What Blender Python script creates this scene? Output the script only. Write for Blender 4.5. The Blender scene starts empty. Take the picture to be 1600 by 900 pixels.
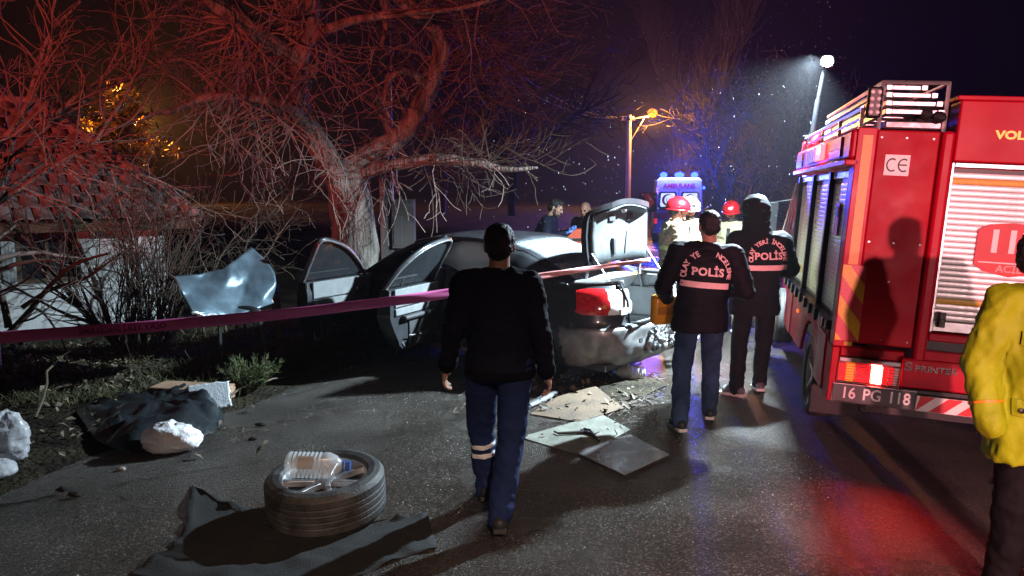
import bpy, bmesh, math, random
import numpy as np
from mathutils import Vector, Matrix, noise
from mathutils.bvhtree import BVHTree

SC = bpy.context.scene
COL = SC.collection
R = math.radians
rnd = random.Random(11)

# ------------------------------------------------------------------ camera
F, HC, PITCH = 1150.0, 1.9, R(7.43)
cam_d = bpy.data.cameras.new('camera')
cam = bpy.data.objects.new('camera', cam_d)
COL.objects.link(cam)
cam.location = (0, 0, HC)
cam.rotation_euler = (math.pi / 2 - PITCH, 0, 0)
cam_d.sensor_width = 36
cam_d.lens = F / 1600 * 36
cam_d.clip_start = 0.05
cam_d.clip_end = 600
SC.camera = cam

# ------------------------------------------------------------------ night sky
W = bpy.data.worlds.new('World')
SC.world = W
W.use_nodes = True
wn = W.node_tree
for n in list(wn.nodes):
    wn.nodes.remove(n)
w_out = wn.nodes.new('ShaderNodeOutputWorld')
w_bg = wn.nodes.new('ShaderNodeBackground')
w_bg.inputs['Color'].default_value = (0.16, 0.13, 0.42, 1)
w_bg.inputs['Strength'].default_value = 0.004
wn.links.new(w_bg.outputs[0], w_out.inputs[0])
SC.view_settings.view_transform = 'Standard'
SC.view_settings.look = 'None'
SC.view_settings.exposure = 0
SC.view_settings.gamma = 1
SC.cycles.use_denoising = True
SC.cycles.max_bounces = 6
SC.cycles.diffuse_bounces = 2
SC.cycles.glossy_bounces = 3
SC.cycles.transparent_max_bounces = 8
SC.cycles.sample_clamp_indirect = 3
SC.cycles.blur_glossy = 0.5


def lamp(name, kind, loc, col, watts, radius=0.1, target=None, cone=None, blend=0.3):
    d = bpy.data.lights.new(name, kind)
    d.color = col
    d.energy = watts
    d.shadow_soft_size = radius
    o = bpy.data.objects.new(name, d)
    COL.objects.link(o)
    o.location = loc
    if target is not None:
        o.rotation_euler = (Vector(target) - Vector(loc)).to_track_quat('-Z', 'Y').to_euler()
    if cone:
        d.spot_size = R(cone)
        d.spot_blend = blend
    return o


# vehicles parked behind the photographer: red beacon and headlamp shining up the road
lamp('beacon_light', 'SPOT', (-6.0, -12.0, 2.3), (1.0, 0.11, 0.085), 15500, 0.10, (-3.6, 9.0, 8.1), 40, 0.4)
lamp('headlamp_light', 'SPOT', (0.0, -11.5, 1.78), (1.0, 0.33, 0.36), 11500, 0.17, (4.0, 5.0, 1.7), 20, 0.4)
lamp('added_fill_light', 'SPOT', (4.3, -11.5, 1.7), (1.0, 0.62, 0.62), 2600, 0.15, (3.0, 5.0, 1.5), 20, 0.5)  # added dim fill that greys the shadow on the fire engine's rear
# unseen lamp added high behind the photographer to warm the foreground road
lamp('added_road_light', 'SPOT', (1.5, -7.0, 7.0), (1.0, 0.66, 0.47), 5200, 0.18, (1.2, -2.2, 0.0), 62, 0.5)


# ------------------------------------------------------------------ helpers
def ray(px, py):
    u = (px - 800) / F
    v = -(py - 450) / F
    c, s = math.cos(PITCH), math.sin(PITCH)
    return Vector((u, c + s * v, -s + c * v))


def P(px, py, d):
    r = ray(px, py)
    return Vector((0, 0, HC)) + r * (d / r.y)


def G(px, py, z=0.0):
    r = ray(px, py)
    return Vector((0, 0, HC)) + r * ((z - HC) / r.z)


def tag(o, label=None, cat=None, group=None, kind=None):
    if label: o['label'] = label
    if cat: o['category'] = cat
    if group: o['group'] = group
    if kind: o['kind'] = kind
    return o


def empty(name, loc=(0, 0, 0), rz=0.0, label=None, cat=None, group=None):
    o = bpy.data.objects.new(name, None)
    COL.objects.link(o)
    o.location = loc
    o.rotation_euler = (0, 0, rz)
    o.empty_display_size = 0.1
    return tag(o, label, cat, group)


def link_mesh(name, me, mat=None, parent=None):
    o = bpy.data.objects.new(name, me)
    COL.objects.link(o)
    if mat is not None:
        if not isinstance(mat, (list, tuple)): mat = [mat]
        me.materials.clear()
        for m in mat: me.materials.append(m)
    if parent is not None: o.parent = parent
    return o


class MB:
    """collects shapes for ONE mesh"""
    def __init__(s):
        s.v, s.f, s.m = [], [], []

    def add(s, vs, fs, mi=0, M=None):
        o = len(s.v)
        for q in vs:
            q = Vector(q)
            s.v.append(M @ q if M is not None else q)
        for f in fs:
            s.f.append([i + o for i in f]); s.m.append(mi)
        return s

    def box(s, x0, x1, y0, y1, z0, z1, mi=0, M=None):
        vs = [(x0, y0, z0), (x1, y0, z0), (x1, y1, z0), (x0, y1, z0), (x0, y0, z1), (x1, y0, z1), (x1, y1, z1), (x0, y1, z1)]
        return s.add(vs, [(0, 3, 2, 1), (4, 5, 6, 7), (0, 1, 5, 4), (1, 2, 6, 5), (2, 3, 7, 6), (3, 0, 4, 7)], mi, M)

    def prism(s, poly, z0, z1, mi=0, M=None):
        n = len(poly)
        vs = [(x, y, z0) for x, y in poly] + [(x, y, z1) for x, y in poly]
        fs = [tuple(range(n - 1, -1, -1)), tuple(range(n, 2 * n))]
        fs += [(i, (i + 1) % n, (i + 1) % n + n, i + n) for i in range(n)]
        return s.add(vs, fs, mi, M)

    def loft(s, rings, closed=True, caps=True, mi=0, M=None):
        n = len(rings[0]); vs = [q for r in rings for q in r]; fs = []
        for a in range(len(rings) - 1):
            for i in range(n if closed else n - 1):
                j = (i + 1) % n
                fs.append((a * n + i, a * n + j, (a + 1) * n + j, (a + 1) * n + i))
        if caps and closed:
            fs.append(tuple(range(n - 1, -1, -1)))
            fs.append(tuple(range((len(rings) - 1) * n, len(rings) * n)))
        return s.add(vs, fs, mi, M)

    def tube(s, pts, rad, n=8, mi=0, caps=True, M=None):
        pts = [Vector(p) for p in pts]
        if not isinstance(rad, (list, tuple)): rad = [rad] * len(pts)
        rings, up = [], None
        for i, p in enumerate(pts):
            t = (pts[min(i + 1, len(pts) - 1)] - pts[max(i - 1, 0)]).normalized()
            if up is None:
                up = Vector((0, 0, 1)) if abs(t.z) < 0.9 else Vector((1, 0, 0))
            a = t.cross(up)
            if a.length < 1e-4: a = t.cross(Vector((1, 0.2, 0)))
            a.normalize(); b = t.cross(a).normalized(); up = -b if False else up
            rings.append([p + (a * math.cos(2 * math.pi * k / n) + b * math.sin(2 * math.pi * k / n)) * rad[i] for k in range(n)])
        return s.loft(rings, True, caps, mi, M)

    def lathe(s, prof, n=32, mi=0, M=None):
        """prof [(r,z)] revolved about z"""
        rings = [[(r * math.cos(2 * math.pi * k / n), r * math.sin(2 * math.pi * k / n), z) for k in range(n)] for r, z in prof]
        return s.loft(rings, True, False, mi, M)

    def ell(s, c, r, nu=12, nv=8, mi=0, M=None):
        rings = []
        for a in range(nv + 1):
            th = math.pi * a / nv
            rr = max(math.sin(th), 0.001)
            rings.append([(c[0] + r[0] * rr * math.cos(2 * math.pi * k / nu), c[1] + r[1] * rr * math.sin(2 * math.pi * k / nu), c[2] - r[2] * math.cos(th)) for k in range(nu)])
        return s.loft(rings, True, True, mi, M)

    def build(s, name, mat, parent=None, smooth=35, bevel=0.0, seg=2):
        me = bpy.data.meshes.new(name)
        me.from_pydata([tuple(q) for q in s.v], [], s.f)
        me.update()
        o = link_mesh(name, me, mat, parent)
        if any(s.m): me.polygons.foreach_set('material_index', s.m)
        if smooth:
            me.polygons.foreach_set('use_smooth', [True] * len(me.polygons))
            me.set_sharp_from_angle(angle=R(smooth))
        if bevel:
            b = o.modifiers.new('bevel', 'BEVEL'); b.width = bevel; b.segments = seg; b.limit_method = 'ANGLE'; b.angle_limit = R(40)
            b.harden_normals = False
        return o


class Geo:
    """numpy tubes, for twigs"""
    def __init__(s):
        s.V, s.Q, s.n = [], [], 0

    def tube(s, pts, rad, n=3):
        pts = np.asarray(pts, float); rad = np.asarray(rad, float)
        t = np.gradient(pts, axis=0)
        t /= np.linalg.norm(t, axis=1)[:, None] + 1e-9
        m = np.abs(t.mean(0)); ref = np.zeros(3); ref[int(np.argmin(m))] = 1
        a = np.cross(t, ref); a /= np.linalg.norm(a, axis=1)[:, None] + 1e-9
        b = np.cross(t, a)
        ang = np.arange(n) * 2 * np.pi / n
        ring = pts[:, None, :] + rad[:, None, None] * (np.cos(ang)[None, :, None] * a[:, None, :] + np.sin(ang)[None, :, None] * b[:, None, :])
        k = len(pts)
        s.V.append(ring.reshape(-1, 3))
        i = np.arange(k - 1)[:, None] * n; j = np.arange(n)[None, :]; j2 = (j + 1) % n
        s.Q.append(np.stack([i + j, i + j2, i + n + j2, i + n + j], -1).reshape(-1, 4) + s.n)
        s.n += k * n

    def quads(s, V, Q):
        V = np.asarray(V, float); s.V.append(V); s.Q.append(np.asarray(Q) + s.n); s.n += len(V)

    def build(s, name, mat, parent=None, smooth=True):
        V = np.concatenate(s.V); Q = np.concatenate(s.Q)
        me = bpy.data.meshes.new(name)
        me.vertices.add(len(V)); me.vertices.foreach_set('co', V.ravel())
        me.loops.add(Q.size); me.loops.foreach_set('vertex_index', Q.ravel().astype(np.int32))
        me.polygons.add(len(Q)); me.polygons.foreach_set('loop_start', np.arange(0, Q.size, 4, dtype=np.int32))
        me.update(calc_edges=True)
        me.polygons.foreach_set('use_smooth', [smooth] * len(Q))
        return link_mesh(name, me, mat, parent)


MATS = {}


def pm(name, col, rough=0.6, metal=0.0, var=0.2, vs=6.0, bump=0.0, bs=60.0, coat=0.0, spec=0.5, emit=None, es=0.0,
       trans=0.0, ior=1.45, col2=None, alpha=1.0, rvar=0.0, sheen=0.0, stretch=None, detail=4, dist=0.02):
    """procedural material: noise-varied base colour and roughness with relief"""
    if name in MATS: return MATS[name]
    m = bpy.data.materials.new(name); m.use_nodes = True
    t = m.node_tree; b = t.nodes['Principled BSDF']; L = t.links.new
    tc = t.nodes.new('ShaderNodeTexCoord')
    vec = tc.outputs['Object']
    if stretch:
        mp = t.nodes.new('ShaderNodeMapping'); mp.inputs['Scale'].default_value = stretch
        L(vec, mp.inputs[0]); vec = mp.outputs[0]
    n1 = t.nodes.new('ShaderNodeTexNoise'); n1.inputs['Scale'].default_value = vs; n1.inputs['Detail'].default_value = detail
    L(vec, n1.inputs['Vector'])
    rp = t.nodes.new('ShaderNodeValToRGB')
    c1 = [max(0, c * (1 - var)) for c in col]
    c2 = list(col2) if col2 else [min(1, c * (1 + var)) for c in col]
    rp.color_ramp.elements[0].position = 0.32; rp.color_ramp.elements[0].color = (*c1, 1)
    rp.color_ramp.elements[1].position = 0.68; rp.color_ramp.elements[1].color = (*c2, 1)
    L(n1.outputs['Fac'], rp.inputs[0]); L(rp.outputs[0], b.inputs['Base Color'])
    b.inputs['Metallic'].default_value = metal
    b.inputs['Specular IOR Level'].default_value = spec
    b.inputs['Coat Weight'].default_value = coat
    b.inputs['Coat Roughness'].default_value = 0.08
    b.inputs['Transmission Weight'].default_value = trans
    b.inputs['IOR'].default_value = ior
    b.inputs['Alpha'].default_value = alpha
    b.inputs['Sheen Weight'].default_value = sheen
    if rvar:
        mr = t.nodes.new('ShaderNodeMapRange')
        mr.inputs[1].default_value = 0.3; mr.inputs[2].default_value = 0.7
        mr.inputs[3].default_value = max(0.02, rough - rvar); mr.inputs[4].default_value = min(1, rough + rvar)
        n3 = t.nodes.new('ShaderNodeTexNoise'); n3.inputs['Scale'].default_value = vs * 1.7; n3.inputs['Detail'].default_value = 5
        L(vec, n3.inputs['Vector']); L(n3.outputs['Fac'], mr.inputs[0]); L(mr.outputs[0], b.inputs['Roughness'])
    else:
        b.inputs['Roughness'].default_value = rough
    if bump:
        n2 = t.nodes.new('ShaderNodeTexNoise'); n2.inputs['Scale'].default_value = bs; n2.inputs['Detail'].default_value = 3
        L(vec, n2.inputs['Vector'])
        bp = t.nodes.new('ShaderNodeBump'); bp.inputs['Strength'].default_value = bump; bp.inputs['Distance'].default_value = dist
        L(n2.outputs['Fac'], bp.inputs['Height']); L(bp.outputs[0], b.inputs['Normal'])
    if emit:
        b.inputs['Emission Color'].default_value = (*emit, 1); b.inputs['Emission Strength'].default_value = es
    MATS[name] = m
    return m


def text_mesh(s, size, bold=0.0, ext=0.0006, align='CENTER', space=1.0):
    c = bpy.data.curves.new('lettering', 'FONT')
    c.body = s; c.size = size; c.offset = bold; c.extrude = ext; c.align_x = align; c.align_y = 'CENTER'; c.space_character = space
    c.resolution_u = 3
    o = bpy.data.objects.new('lettering', c); COL.objects.link(o)
    dg = bpy.context.evaluated_depsgraph_get()
    me = bpy.data.meshes.new_from_object(o.evaluated_get(dg))
    bpy.data.objects.remove(o); bpy.data.curves.remove(c)
    return me


def text(s, size, mat, parent, M, bold=0.0, ext=0.0006, align='CENTER', sx=1.0, name='lettering', space=1.0):
    me = text_mesh(s, size, bold, ext, align, space)
    me.transform(M @ Matrix.Diagonal((sx, 1, 1, 1)))
    return link_mesh(name, me, mat, parent)


FACE_BACK = Matrix.Rotation(math.pi / 2, 4, 'X')     # text plane -> XZ plane facing -Y


def T(x, y, z): return Matrix.Translation((x, y, z))


# shared materials
M_black = pm('black_rubber', (0.012, 0.012, 0.013), 0.6, var=0.4, vs=20, bump=0.15, bs=120)
M_blackpl = pm('black_plastic', (0.012, 0.012, 0.013), 0.38, var=0.2)
M_alu = pm('brushed_aluminium', (0.62, 0.62, 0.63), 0.34, 0.85, 0.15, 14, rvar=0.08)
M_steel = pm('dull_steel', (0.32, 0.32, 0.33), 0.42, 0.8, 0.25, 10, rvar=0.1)
M_white = pm('white_enamel', (0.75, 0.75, 0.74), 0.4, var=0.06)

# ================================================================== SETTING
def smooth01(a, b, x):
    t = min(1, max(0, (x - a) / (b - a))); return t * t * (3 - 2 * t)


def ground_z(x, y):
    z = 0.0
    if x > 2.4: z -= 0.045 * min(x - 2.4, 4)
    if y < 30:  z += 0.05 * smooth01(-2.6, -4.2, x) * (1 if y > 3 else 0.5)
    z += 1.15 * smooth01(12.5, 17, y) * smooth01(-0.3, -3.0, x - edge_x(y))
    return z


EDGE = [(-5.2, -30), (-4.9, -6), (-4.2, 2.0), (-3.75, 3.6), (-3.5, 4.4), (-3.42, 5.0), (-3.1, 5.6), (-2.75, 6.2), (-2.5, 6.8), (-2.4, 7.4), (-2.0, 8.0),
        (-1.2, 8.8), (-0.3, 10.0), (0.4, 12), (1.2, 15), (2.5, 20), (4.2, 27), (6.5, 36), (10, 50), (16, 75)]


def edge_x(y): return float(np.interp(y, [e[1] for e in EDGE], [e[0] for e in EDGE]))


def grid_sheet(name, xs, ys, zf, mat, kind='structure', keep=None):
    vs, fs = [], []
    for y in ys:
        for x in xs: vs.append((x, y, zf(x, y)))
    nx = len(xs)
    for j in range(len(ys) - 1):
        for i in range(nx - 1):
            fs.append((j * nx + i, j * nx + i + 1, (j + 1) * nx + i + 1, (j + 1) * nx + i))
    b = MB().add(vs, fs)
    o = b.build(name, mat, None, 60)
    o['kind'] = kind
    return o


def asphalt_mat():
    m = bpy.data.materials.new('wet_asphalt'); m.use_nodes = True
    t = m.node_tree; b = t.nodes['Principled BSDF']; L = t.links.new
    tc = t.nodes.new('ShaderNodeTexCoord'); vec = tc.outputs['Object']
    vo = t.nodes.new('ShaderNodeTexVoronoi'); vo.inputs['Scale'].default_value = 105; L(vec, vo.inputs['Vector'])
    vo2 = t.nodes.new('ShaderNodeTexVoronoi'); vo2.inputs['Scale'].default_value = 240; L(vec, vo2.inputs['Vector'])
    sep = t.nodes.new('ShaderNodeSeparateColor'); L(vo.outputs['Color'], sep.inputs[0])
    rp = t.nodes.new('ShaderNodeValToRGB')
    e = rp.color_ramp.elements
    e[0].position = 0.0; e[0].color = (0.026, 0.022, 0.019, 1)
    e[1].position = 0.75; e[1].color = (0.072, 0.062, 0.052, 1)
    k = e.new(0.93); k.color = (0.17, 0.155, 0.14, 1)
    k = e.new(0.985); k.color = (0.20, 0.185, 0.17, 1)
    L(sep.outputs[0], rp.inputs[0])
    n1 = t.nodes.new('ShaderNodeTexNoise'); n1.inputs['Scale'].default_value = 1.3; n1.inputs['Detail'].default_value = 9; n1.inputs['Roughness'].default_value = 0.62; L(vec, n1.inputs['Vector'])
    r2 = t.nodes.new('ShaderNodeValToRGB')
    r2.color_ramp.elements[0].position = 0.35; r2.color_ramp.elements[0].color = (0.42, 0.35, 0.29, 1)
    r2.color_ramp.elements[1].position = 0.62; r2.color_ramp.elements[1].color = (1.0, 0.97, 0.94, 1)
    L(n1.outputs['Fac'], r2.inputs[0])
    mx = t.nodes.new('ShaderNodeMix'); mx.data_type = 'RGBA'; mx.blend_type = 'MULTIPLY'; mx.inputs[0].default_value = 1
    L(rp.outputs[0], mx.inputs[6]); L(r2.outputs[0], mx.inputs[7]); L(mx.outputs[2], b.inputs['Base Color'])
    n2 = t.nodes.new('ShaderNodeTexNoise'); n2.inputs['Scale'].default_value = 0.55; n2.inputs['Detail'].default_value = 4; n2.inputs['Distortion'].default_value = 0.6
    L(vec, n2.inputs['Vector'])
    mr = t.nodes.new('ShaderNodeMapRange'); mr.inputs[1].default_value = 0.42; mr.inputs[2].default_value = 0.6
    mr.inputs[3].default_value = 0.17; mr.inputs[4].default_value = 0.40
    L(n2.outputs['Fac'], mr.inputs[0]); L(mr.outputs[0], b.inputs['Roughness'])
    b.inputs['Specular IOR Level'].default_value = 0.55
    ad = t.nodes.new('ShaderNodeMath'); ad.operation = 'MULTIPLY_ADD'; ad.inputs[1].default_value = 0.4
    L(vo2.outputs['Distance'], ad.inputs[0]); L(vo.outputs['Distance'], ad.inputs[2])
    bp = t.nodes.new('ShaderNodeBump'); bp.invert = True; bp.inputs['Strength'].default_value = 1.0; bp.inputs['Distance'].default_value = 0.03
    L(ad.outputs[0], bp.inputs['Height']); L(bp.outputs[0], b.inputs['Normal'])
    return m


M_asphalt = asphalt_mat()
M_soil = pm('damp_soil', (0.016, 0.012, 0.008), 0.9, spec=0.15, var=0.5, vs=3, bump=1.0, bs=22, dist=0.05, col2=(0.036, 0.029, 0.017))
M_bark = pm('grey_bark', (0.10, 0.085, 0.072), 0.85, var=0.5, vs=7, bump=1.0, bs=26, stretch=(1, 1, 0.28), dist=0.06, col2=(0.24, 0.22, 0.19))
M_twig = pm('pale_twig_bark', (0.20, 0.155, 0.13), 0.75, var=0.25, vs=2)
M_twigd = pm('dark_twig_bark', (0.085, 0.065, 0.05), 0.8, var=0.3, vs=3)
M_twigb = pm('brown_twig_bark', (0.09, 0.065, 0.043), 0.8, var=0.3, vs=3)

xs = [-90, -60, -40, -28, -20] + [-16 + 0.8 * i for i in range(31)] + [10, 13, 18, 26, 40, 70, 120]
ys = [-40, -20, -10, -4] + [-1 + 0.8 * i for i in range(34)] + [28, 32, 38, 46, 60, 80, 110, 160, 240, 400]
grid_sheet('ground', xs, ys, lambda x, y: ground_z(x, y) - 0.006 + (0.02 * noise.noise((x * 0.9, y * 0.9, 0)) - 0.02 if x < -2.4 else 0) - 0.05 * smooth01(0.0, 0.9, x - edge_x(y)), M_soil)

# road: irregular broken left edge found on the verge, ruled across to the far shoulder
edge = EDGE
dense = []
for (a, b_) in zip(edge, edge[1:]):
    n = max(1, int(math.dist(a, b_) / 0.16)) if a[1] > 1 and a[1] < 12 else 4
    for k in range(n):
        f = k / n
        w = 0.10 * noise.noise((a[0] + f * 3, (a[1] + (b_[1] - a[1]) * f) * 1.9, 3.1)) + 0.05 * noise.noise((7, (a[1] + (b_[1] - a[1]) * f) * 6, 1))
        dense.append((a[0] + (b_[0] - a[0]) * f + w, a[1] + (b_[1] - a[1]) * f))
dense.append(edge[-1])
rb = MB(); rows = []
for (ex, ey) in dense:
    xr = 8.5 + max(0, (ey - 4) * 0.26)
    row = []
    for k in range(13):
        x = ex + (xr - ex) * (k / 12) ** 1.0
        row.append((x, ey, (-0.045 * min(max(x - 2.4, 0), 4)) + (0.010 if k else -0.03)))
    rows.append(row)
rb.loft(rows, False, False)
road = rb.build('road', M_asphalt, None, 60); road['kind'] = 'structure'

# ------------------------------------------------------------------ trees
rng = np.random.default_rng(5)


def nrm(v): return v / (np.linalg.norm(v) + 1e-9)


def grow(g, p, d, L, r0, lvl, cfg, rg):
    seg = cfg.get('seg', 0.11) * (1.0 if lvl == 0 else 0.85)
    n = max(3, int(L / seg)); st = L / n
    pts = [p.copy()]; dirs = [d.copy()]
    kink = cfg['wob'] * (1 + 0.25 * lvl)
    for i in range(n):
        d = nrm(d + kink * rg.normal(0, 1, 3) + np.array([0, 0, cfg['grav'][min(lvl, len(cfg['grav']) - 1)]]) * st * 2)
        p = p + d * st
        pts.append(p.copy()); dirs.append(d.copy())
    tt = np.linspace(0, 1, n + 1)
    rad = np.maximum(r0 * (1 - 0.72 * tt), cfg['rmin'])
    g.tube(pts, rad, 5 if r0 > 0.02 else 3)
    if lvl < cfg['max']:
        k = rg.poisson(cfg['kids'][lvl] * L)
        for _ in range(k):
            i = int(rg.integers(max(1, int(n * 0.12)), n + 1))
            ax = nrm(np.cross(dirs[i], rg.normal(0, 1, 3)))
            a = rg.uniform(0.45, 1.15)
            cd = nrm(dirs[i] * math.cos(a) + ax * math.sin(a))
            grow(g, pts[i], cd, L * rg.uniform(*cfg['lr']), max(rad[i] * 0.62, cfg['rmin']), lvl + 1, cfg, rg)


def smooth_poly(pts, rad, k=6):
    """Catmull-Rom through 3D points"""
    out, ro = [], []
    n = len(pts)
    for i in range(n - 1):
        p0, p1, p2, p3 = pts[max(i - 1, 0)], pts[i], pts[i + 1], pts[min(i + 2, n - 1)]
        for j in range(k):
            t = j / k
            out.append(0.5 * ((2 * p1) + (p2 - p0) * t + (2 * p0 - 5 * p1 + 4 * p2 - p3) * t * t + (3 * p1 - p0 - 3 * p2 + p3) * t ** 3))
            ro.append(rad[i] + (rad[i + 1] - rad[i]) * t)
    out.append(pts[-1]); ro.append(rad[-1])
    return out, ro


def limb(px_list, k=6):
    pts = [P(a, b, d) for a, b, d, r in px_list]
    return smooth_poly(pts, [r for *_, r in px_list], k)


tree = empty('walnut_tree', tuple(P(556, 440, 10.25).xy) + (0,), 0, 'big bare old tree with forked trunk that the dark car has run into', 'tree')
TI = tree.location.copy()


def local(pts): return [Vector(p) - TI for p in pts]


LIMBS = {}
LIMBS['trunk'] = limb([(566, 560, 10.3, 0.36), (560, 470, 10.3, 0.31), (556, 400, 10.3, 0.27), (553, 345, 10.3, 0.26), (545, 305, 10.25, 0.25), (540, 270, 10.2, 0.17), (528, 262, 10.1, 0.10)], 7)
LIMBS['limb_a'] = limb([(548, 318, 10.25, 0.20), (528, 280, 10.1, 0.165), (508, 245, 10.0, 0.15), (488, 212, 9.9, 0.14), (470, 178, 9.8, 0.135), (464, 130, 9.7, 0.125), (468, 85, 9.6, 0.12), (482, 45, 9.5, 0.09), (488, 0, 9.4, 0.085), (484, -60, 9.3, 0.075), (500, -120, 9.3, 0.05)])
LIMBS['limb_a2'] = limb([(468, 88, 9.6, 0.10), (462, 55, 9.6, 0.085), (458, 20, 9.5, 0.075), (462, -30, 9.5, 0.065), (440, -100, 9.4, 0.04)])
LIMBS['limb_a3'] = limb([(466, 95, 9.62, 0.10), (445, 80, 9.4, 0.10), (410, 58, 9.1, 0.09), (368, 28, 8.8, 0.085), (335, 5, 8.6, 0.07), (290, -40, 8.4, 0.05)])
LIMBS['limb_b'] = limb([(542, 312, 10.25, 0.21), (556, 262, 10.3, 0.16), (580, 240, 10.35, 0.135), (612, 222, 10.4, 0.125), (640, 195, 10.4, 0.12), (664, 152, 10.35, 0.115), (684, 108, 10.3, 0.105), (690, 72, 10.2, 0.10), (675, 42, 10.1, 0.095), (645, 15, 10.0, 0.085), (612, -15, 9.9, 0.08), (570, -60, 9.8, 0.05)])
LIMBS['limb_c'] = limb([(550, 285, 10.3, 0.13), (575, 268, 10.2, 0.09), (620, 257, 10.1, 0.075), (680, 250, 10.0, 0.068), (740, 254, 9.9, 0.052), (790, 265, 9.8, 0.036), (840, 262, 9.7, 0.015)])
LIMBS['limb_d'] = limb([(488, 215, 9.9, 0.085), (468, 182, 9.6, 0.062), (450, 166, 9.3, 0.055), (410, 155, 9.0, 0.05), (365, 151, 8.7, 0.047), (318, 153, 8.5, 0.04), (268, 174, 8.3, 0.024), (225, 178, 8.2, 0.012)])
LIMBS['limb_e'] = limb([(664, 140, 10.35, 0.06), (650, 118, 10.0, 0.042), (625, 112, 9.7, 0.038), (606, 128, 9.5, 0.025), (600, 160, 9.4, 0.012)])
LIMBS['limb_f'] = limb([(474, 70, 9.6, 0.07), (510, 48, 9.5, 0.055), (560, 30, 9.4, 0.045), (640, 20, 9.2, 0.035), (720, 12, 9.0, 0.022), (800, -10, 8.9, 0.012)])


def bark_tube(b, pts, rad, n=12):
    pts = local(pts); rad = [r * 1.14 for r in rad]
    rings, prev = [], None
    for i, p in enumerate(pts):
        t = (pts[min(i + 1, len(pts) - 1)] - pts[max(i - 1, 0)]).normalized()
        a = t.cross(Vector((0, 1, 0.13))).normalized(); c = t.cross(a).normalized()
        ring = []
        for k in range(n):
            an = 2 * math.pi * k / n
            rr = rad[i] * (1 + 0.16 * noise.noise((math.cos(an) * 2 + p.x * 2, math.sin(an) * 2, p.z * 2.2)) + 0.10 * noise.noise((math.cos(an) * 5, math.sin(an) * 5, p.z * 5)))
            ring.append(p + (a * math.cos(an) + c * math.sin(an)) * rr)
        rings.append(ring)
    b.loft(rings)


tb = MB(); bark_tube(tb, *LIMBS['trunk'], n=22)
tb.build('trunk', M_bark, tree, 80)
for k in LIMBS:
    if k == 'trunk': continue
    lb = MB(); bark_tube(lb, *LIMBS[k], n=12)
    lb.build('limb', M_bark, tree, 80)

# twigs of the big tree
cfgA = dict(wob=0.15, grav=[-0.16, -0.25, -0.35], rmin=0.0042, max=2, kids=[2.7, 3.0], lr=(0.35, 0.62), seg=0.10)
g = Geo()
def sprout(limbname, n, L, r, cfg, bias, i0=0.15, i1=1.0, rg=rng, g=None):
    pts, rad = LIMBS[limbname]
    for _ in range(n):
        i = int(rg.uniform(i0, i1) * (len(pts) - 1))
        p = np.array(pts[i] - TI); d = nrm(rg.normal(0, 0.75, 3) + np.array(bias))
        grow(g, p, d, rg.uniform(*L), min(r, rad[i] * 0.7), 0, cfg, rg)
sprout('limb_a', 24, (0.7, 1.6), 0.018, cfgA, (-0.5, -0.5, 0.1), g=g)
sprout('limb_a', 16, (0.7, 1.5), 0.016, cfgA, (0.75, -0.5, -0.1), 0.3, 0.75, g=g)
sprout('limb_a2', 16, (0.7, 1.6), 0.018, cfgA, (-0.4, -0.4, 0.2), g=g)
sprout('limb_a3', 28, (0.8, 1.8), 0.018, cfgA, (-0.6, -0.3, -0.25), 0.1, g=g)
sprout('limb_d', 26, (0.5, 1.4), 0.015, cfgA, (-0.35, -0.2, -0.2), 0.2, g=g)
sprout('limb_f', 14, (0.5, 1.1), 0.012, cfgA, (0.1, -0.3, -0.5), g=g)
sprout('limb_b', 15, (0.5, 1.1), 0.014, cfgA, (-0.7, -0.1, -0.1), 0.2, 0.75, g=g)
sprout('limb_e', 9, (0.3, 0.9), 0.012, cfgA, (-0.2, -0.3, -0.5), g=g)
# drooping bare twigs in front of the trunk
cfgH = dict(wob=0.13, grav=[-0.55, -0.5, -0.3], rmin=0.0055, max=2, kids=[2.2, 3.0], lr=(0.3, 0.55), seg=0.10)
sprout('limb_c', 7, (0.7, 1.3), 0.012, cfgH, (-0.1, -0.5, -0.3), 0.2, 0.62, g=g)
sprout('limb_b', 5, (0.6, 1.2), 0.014, cfgH, (0.1, -0.5, -0.4), 0.1, 0.3, g=g)
sprout('limb_a', 8, (0.6, 1.1), 0.012, cfgH, (-0.2, -0.5, -0.3), 0.05, 0.45, g=g)
tw = g.build('twigs', M_twig, tree); tw['kind'] = 'stuff'
# fine long twigs fanning out to the right
g = Geo()
cfgF = dict(wob=0.075, grav=[0.10, 0.15, 0.1], rmin=0.0042, max=2, kids=[4.2, 3.2], lr=(0.35, 0.6), seg=0.13)
sprout('limb_b', 46, (0.8, 1.6), 0.011, cfgF, (1.15, -0.1, 0.0), 0.32, 0.95, g=g)
sprout('limb_c', 34, (0.5, 0.95), 0.010, cfgF, (0.7, -0.1, 0.3), 0.35, 0.85, g=g)
sprout('limb_f', 16, (0.5, 1.0), 0.010, cfgF, (0.6, 0.1, 0.0), 0.4, 0.9, g=g)
for _ in range(26):
    p0 = np.array(P(rng.uniform(690, 790), rng.uniform(-40, 250), 10.2) - TI)
    grow(g, p0, nrm(np.array([0.7, 0, 0.0]) + rng.normal(0, 0.45, 3)), rng.uniform(0.7, 1.3), 0.010, 0, cfgF, rng)
tw = g.build('fine_twigs', M_twigb, tree); tw['kind'] = 'stuff'

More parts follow.
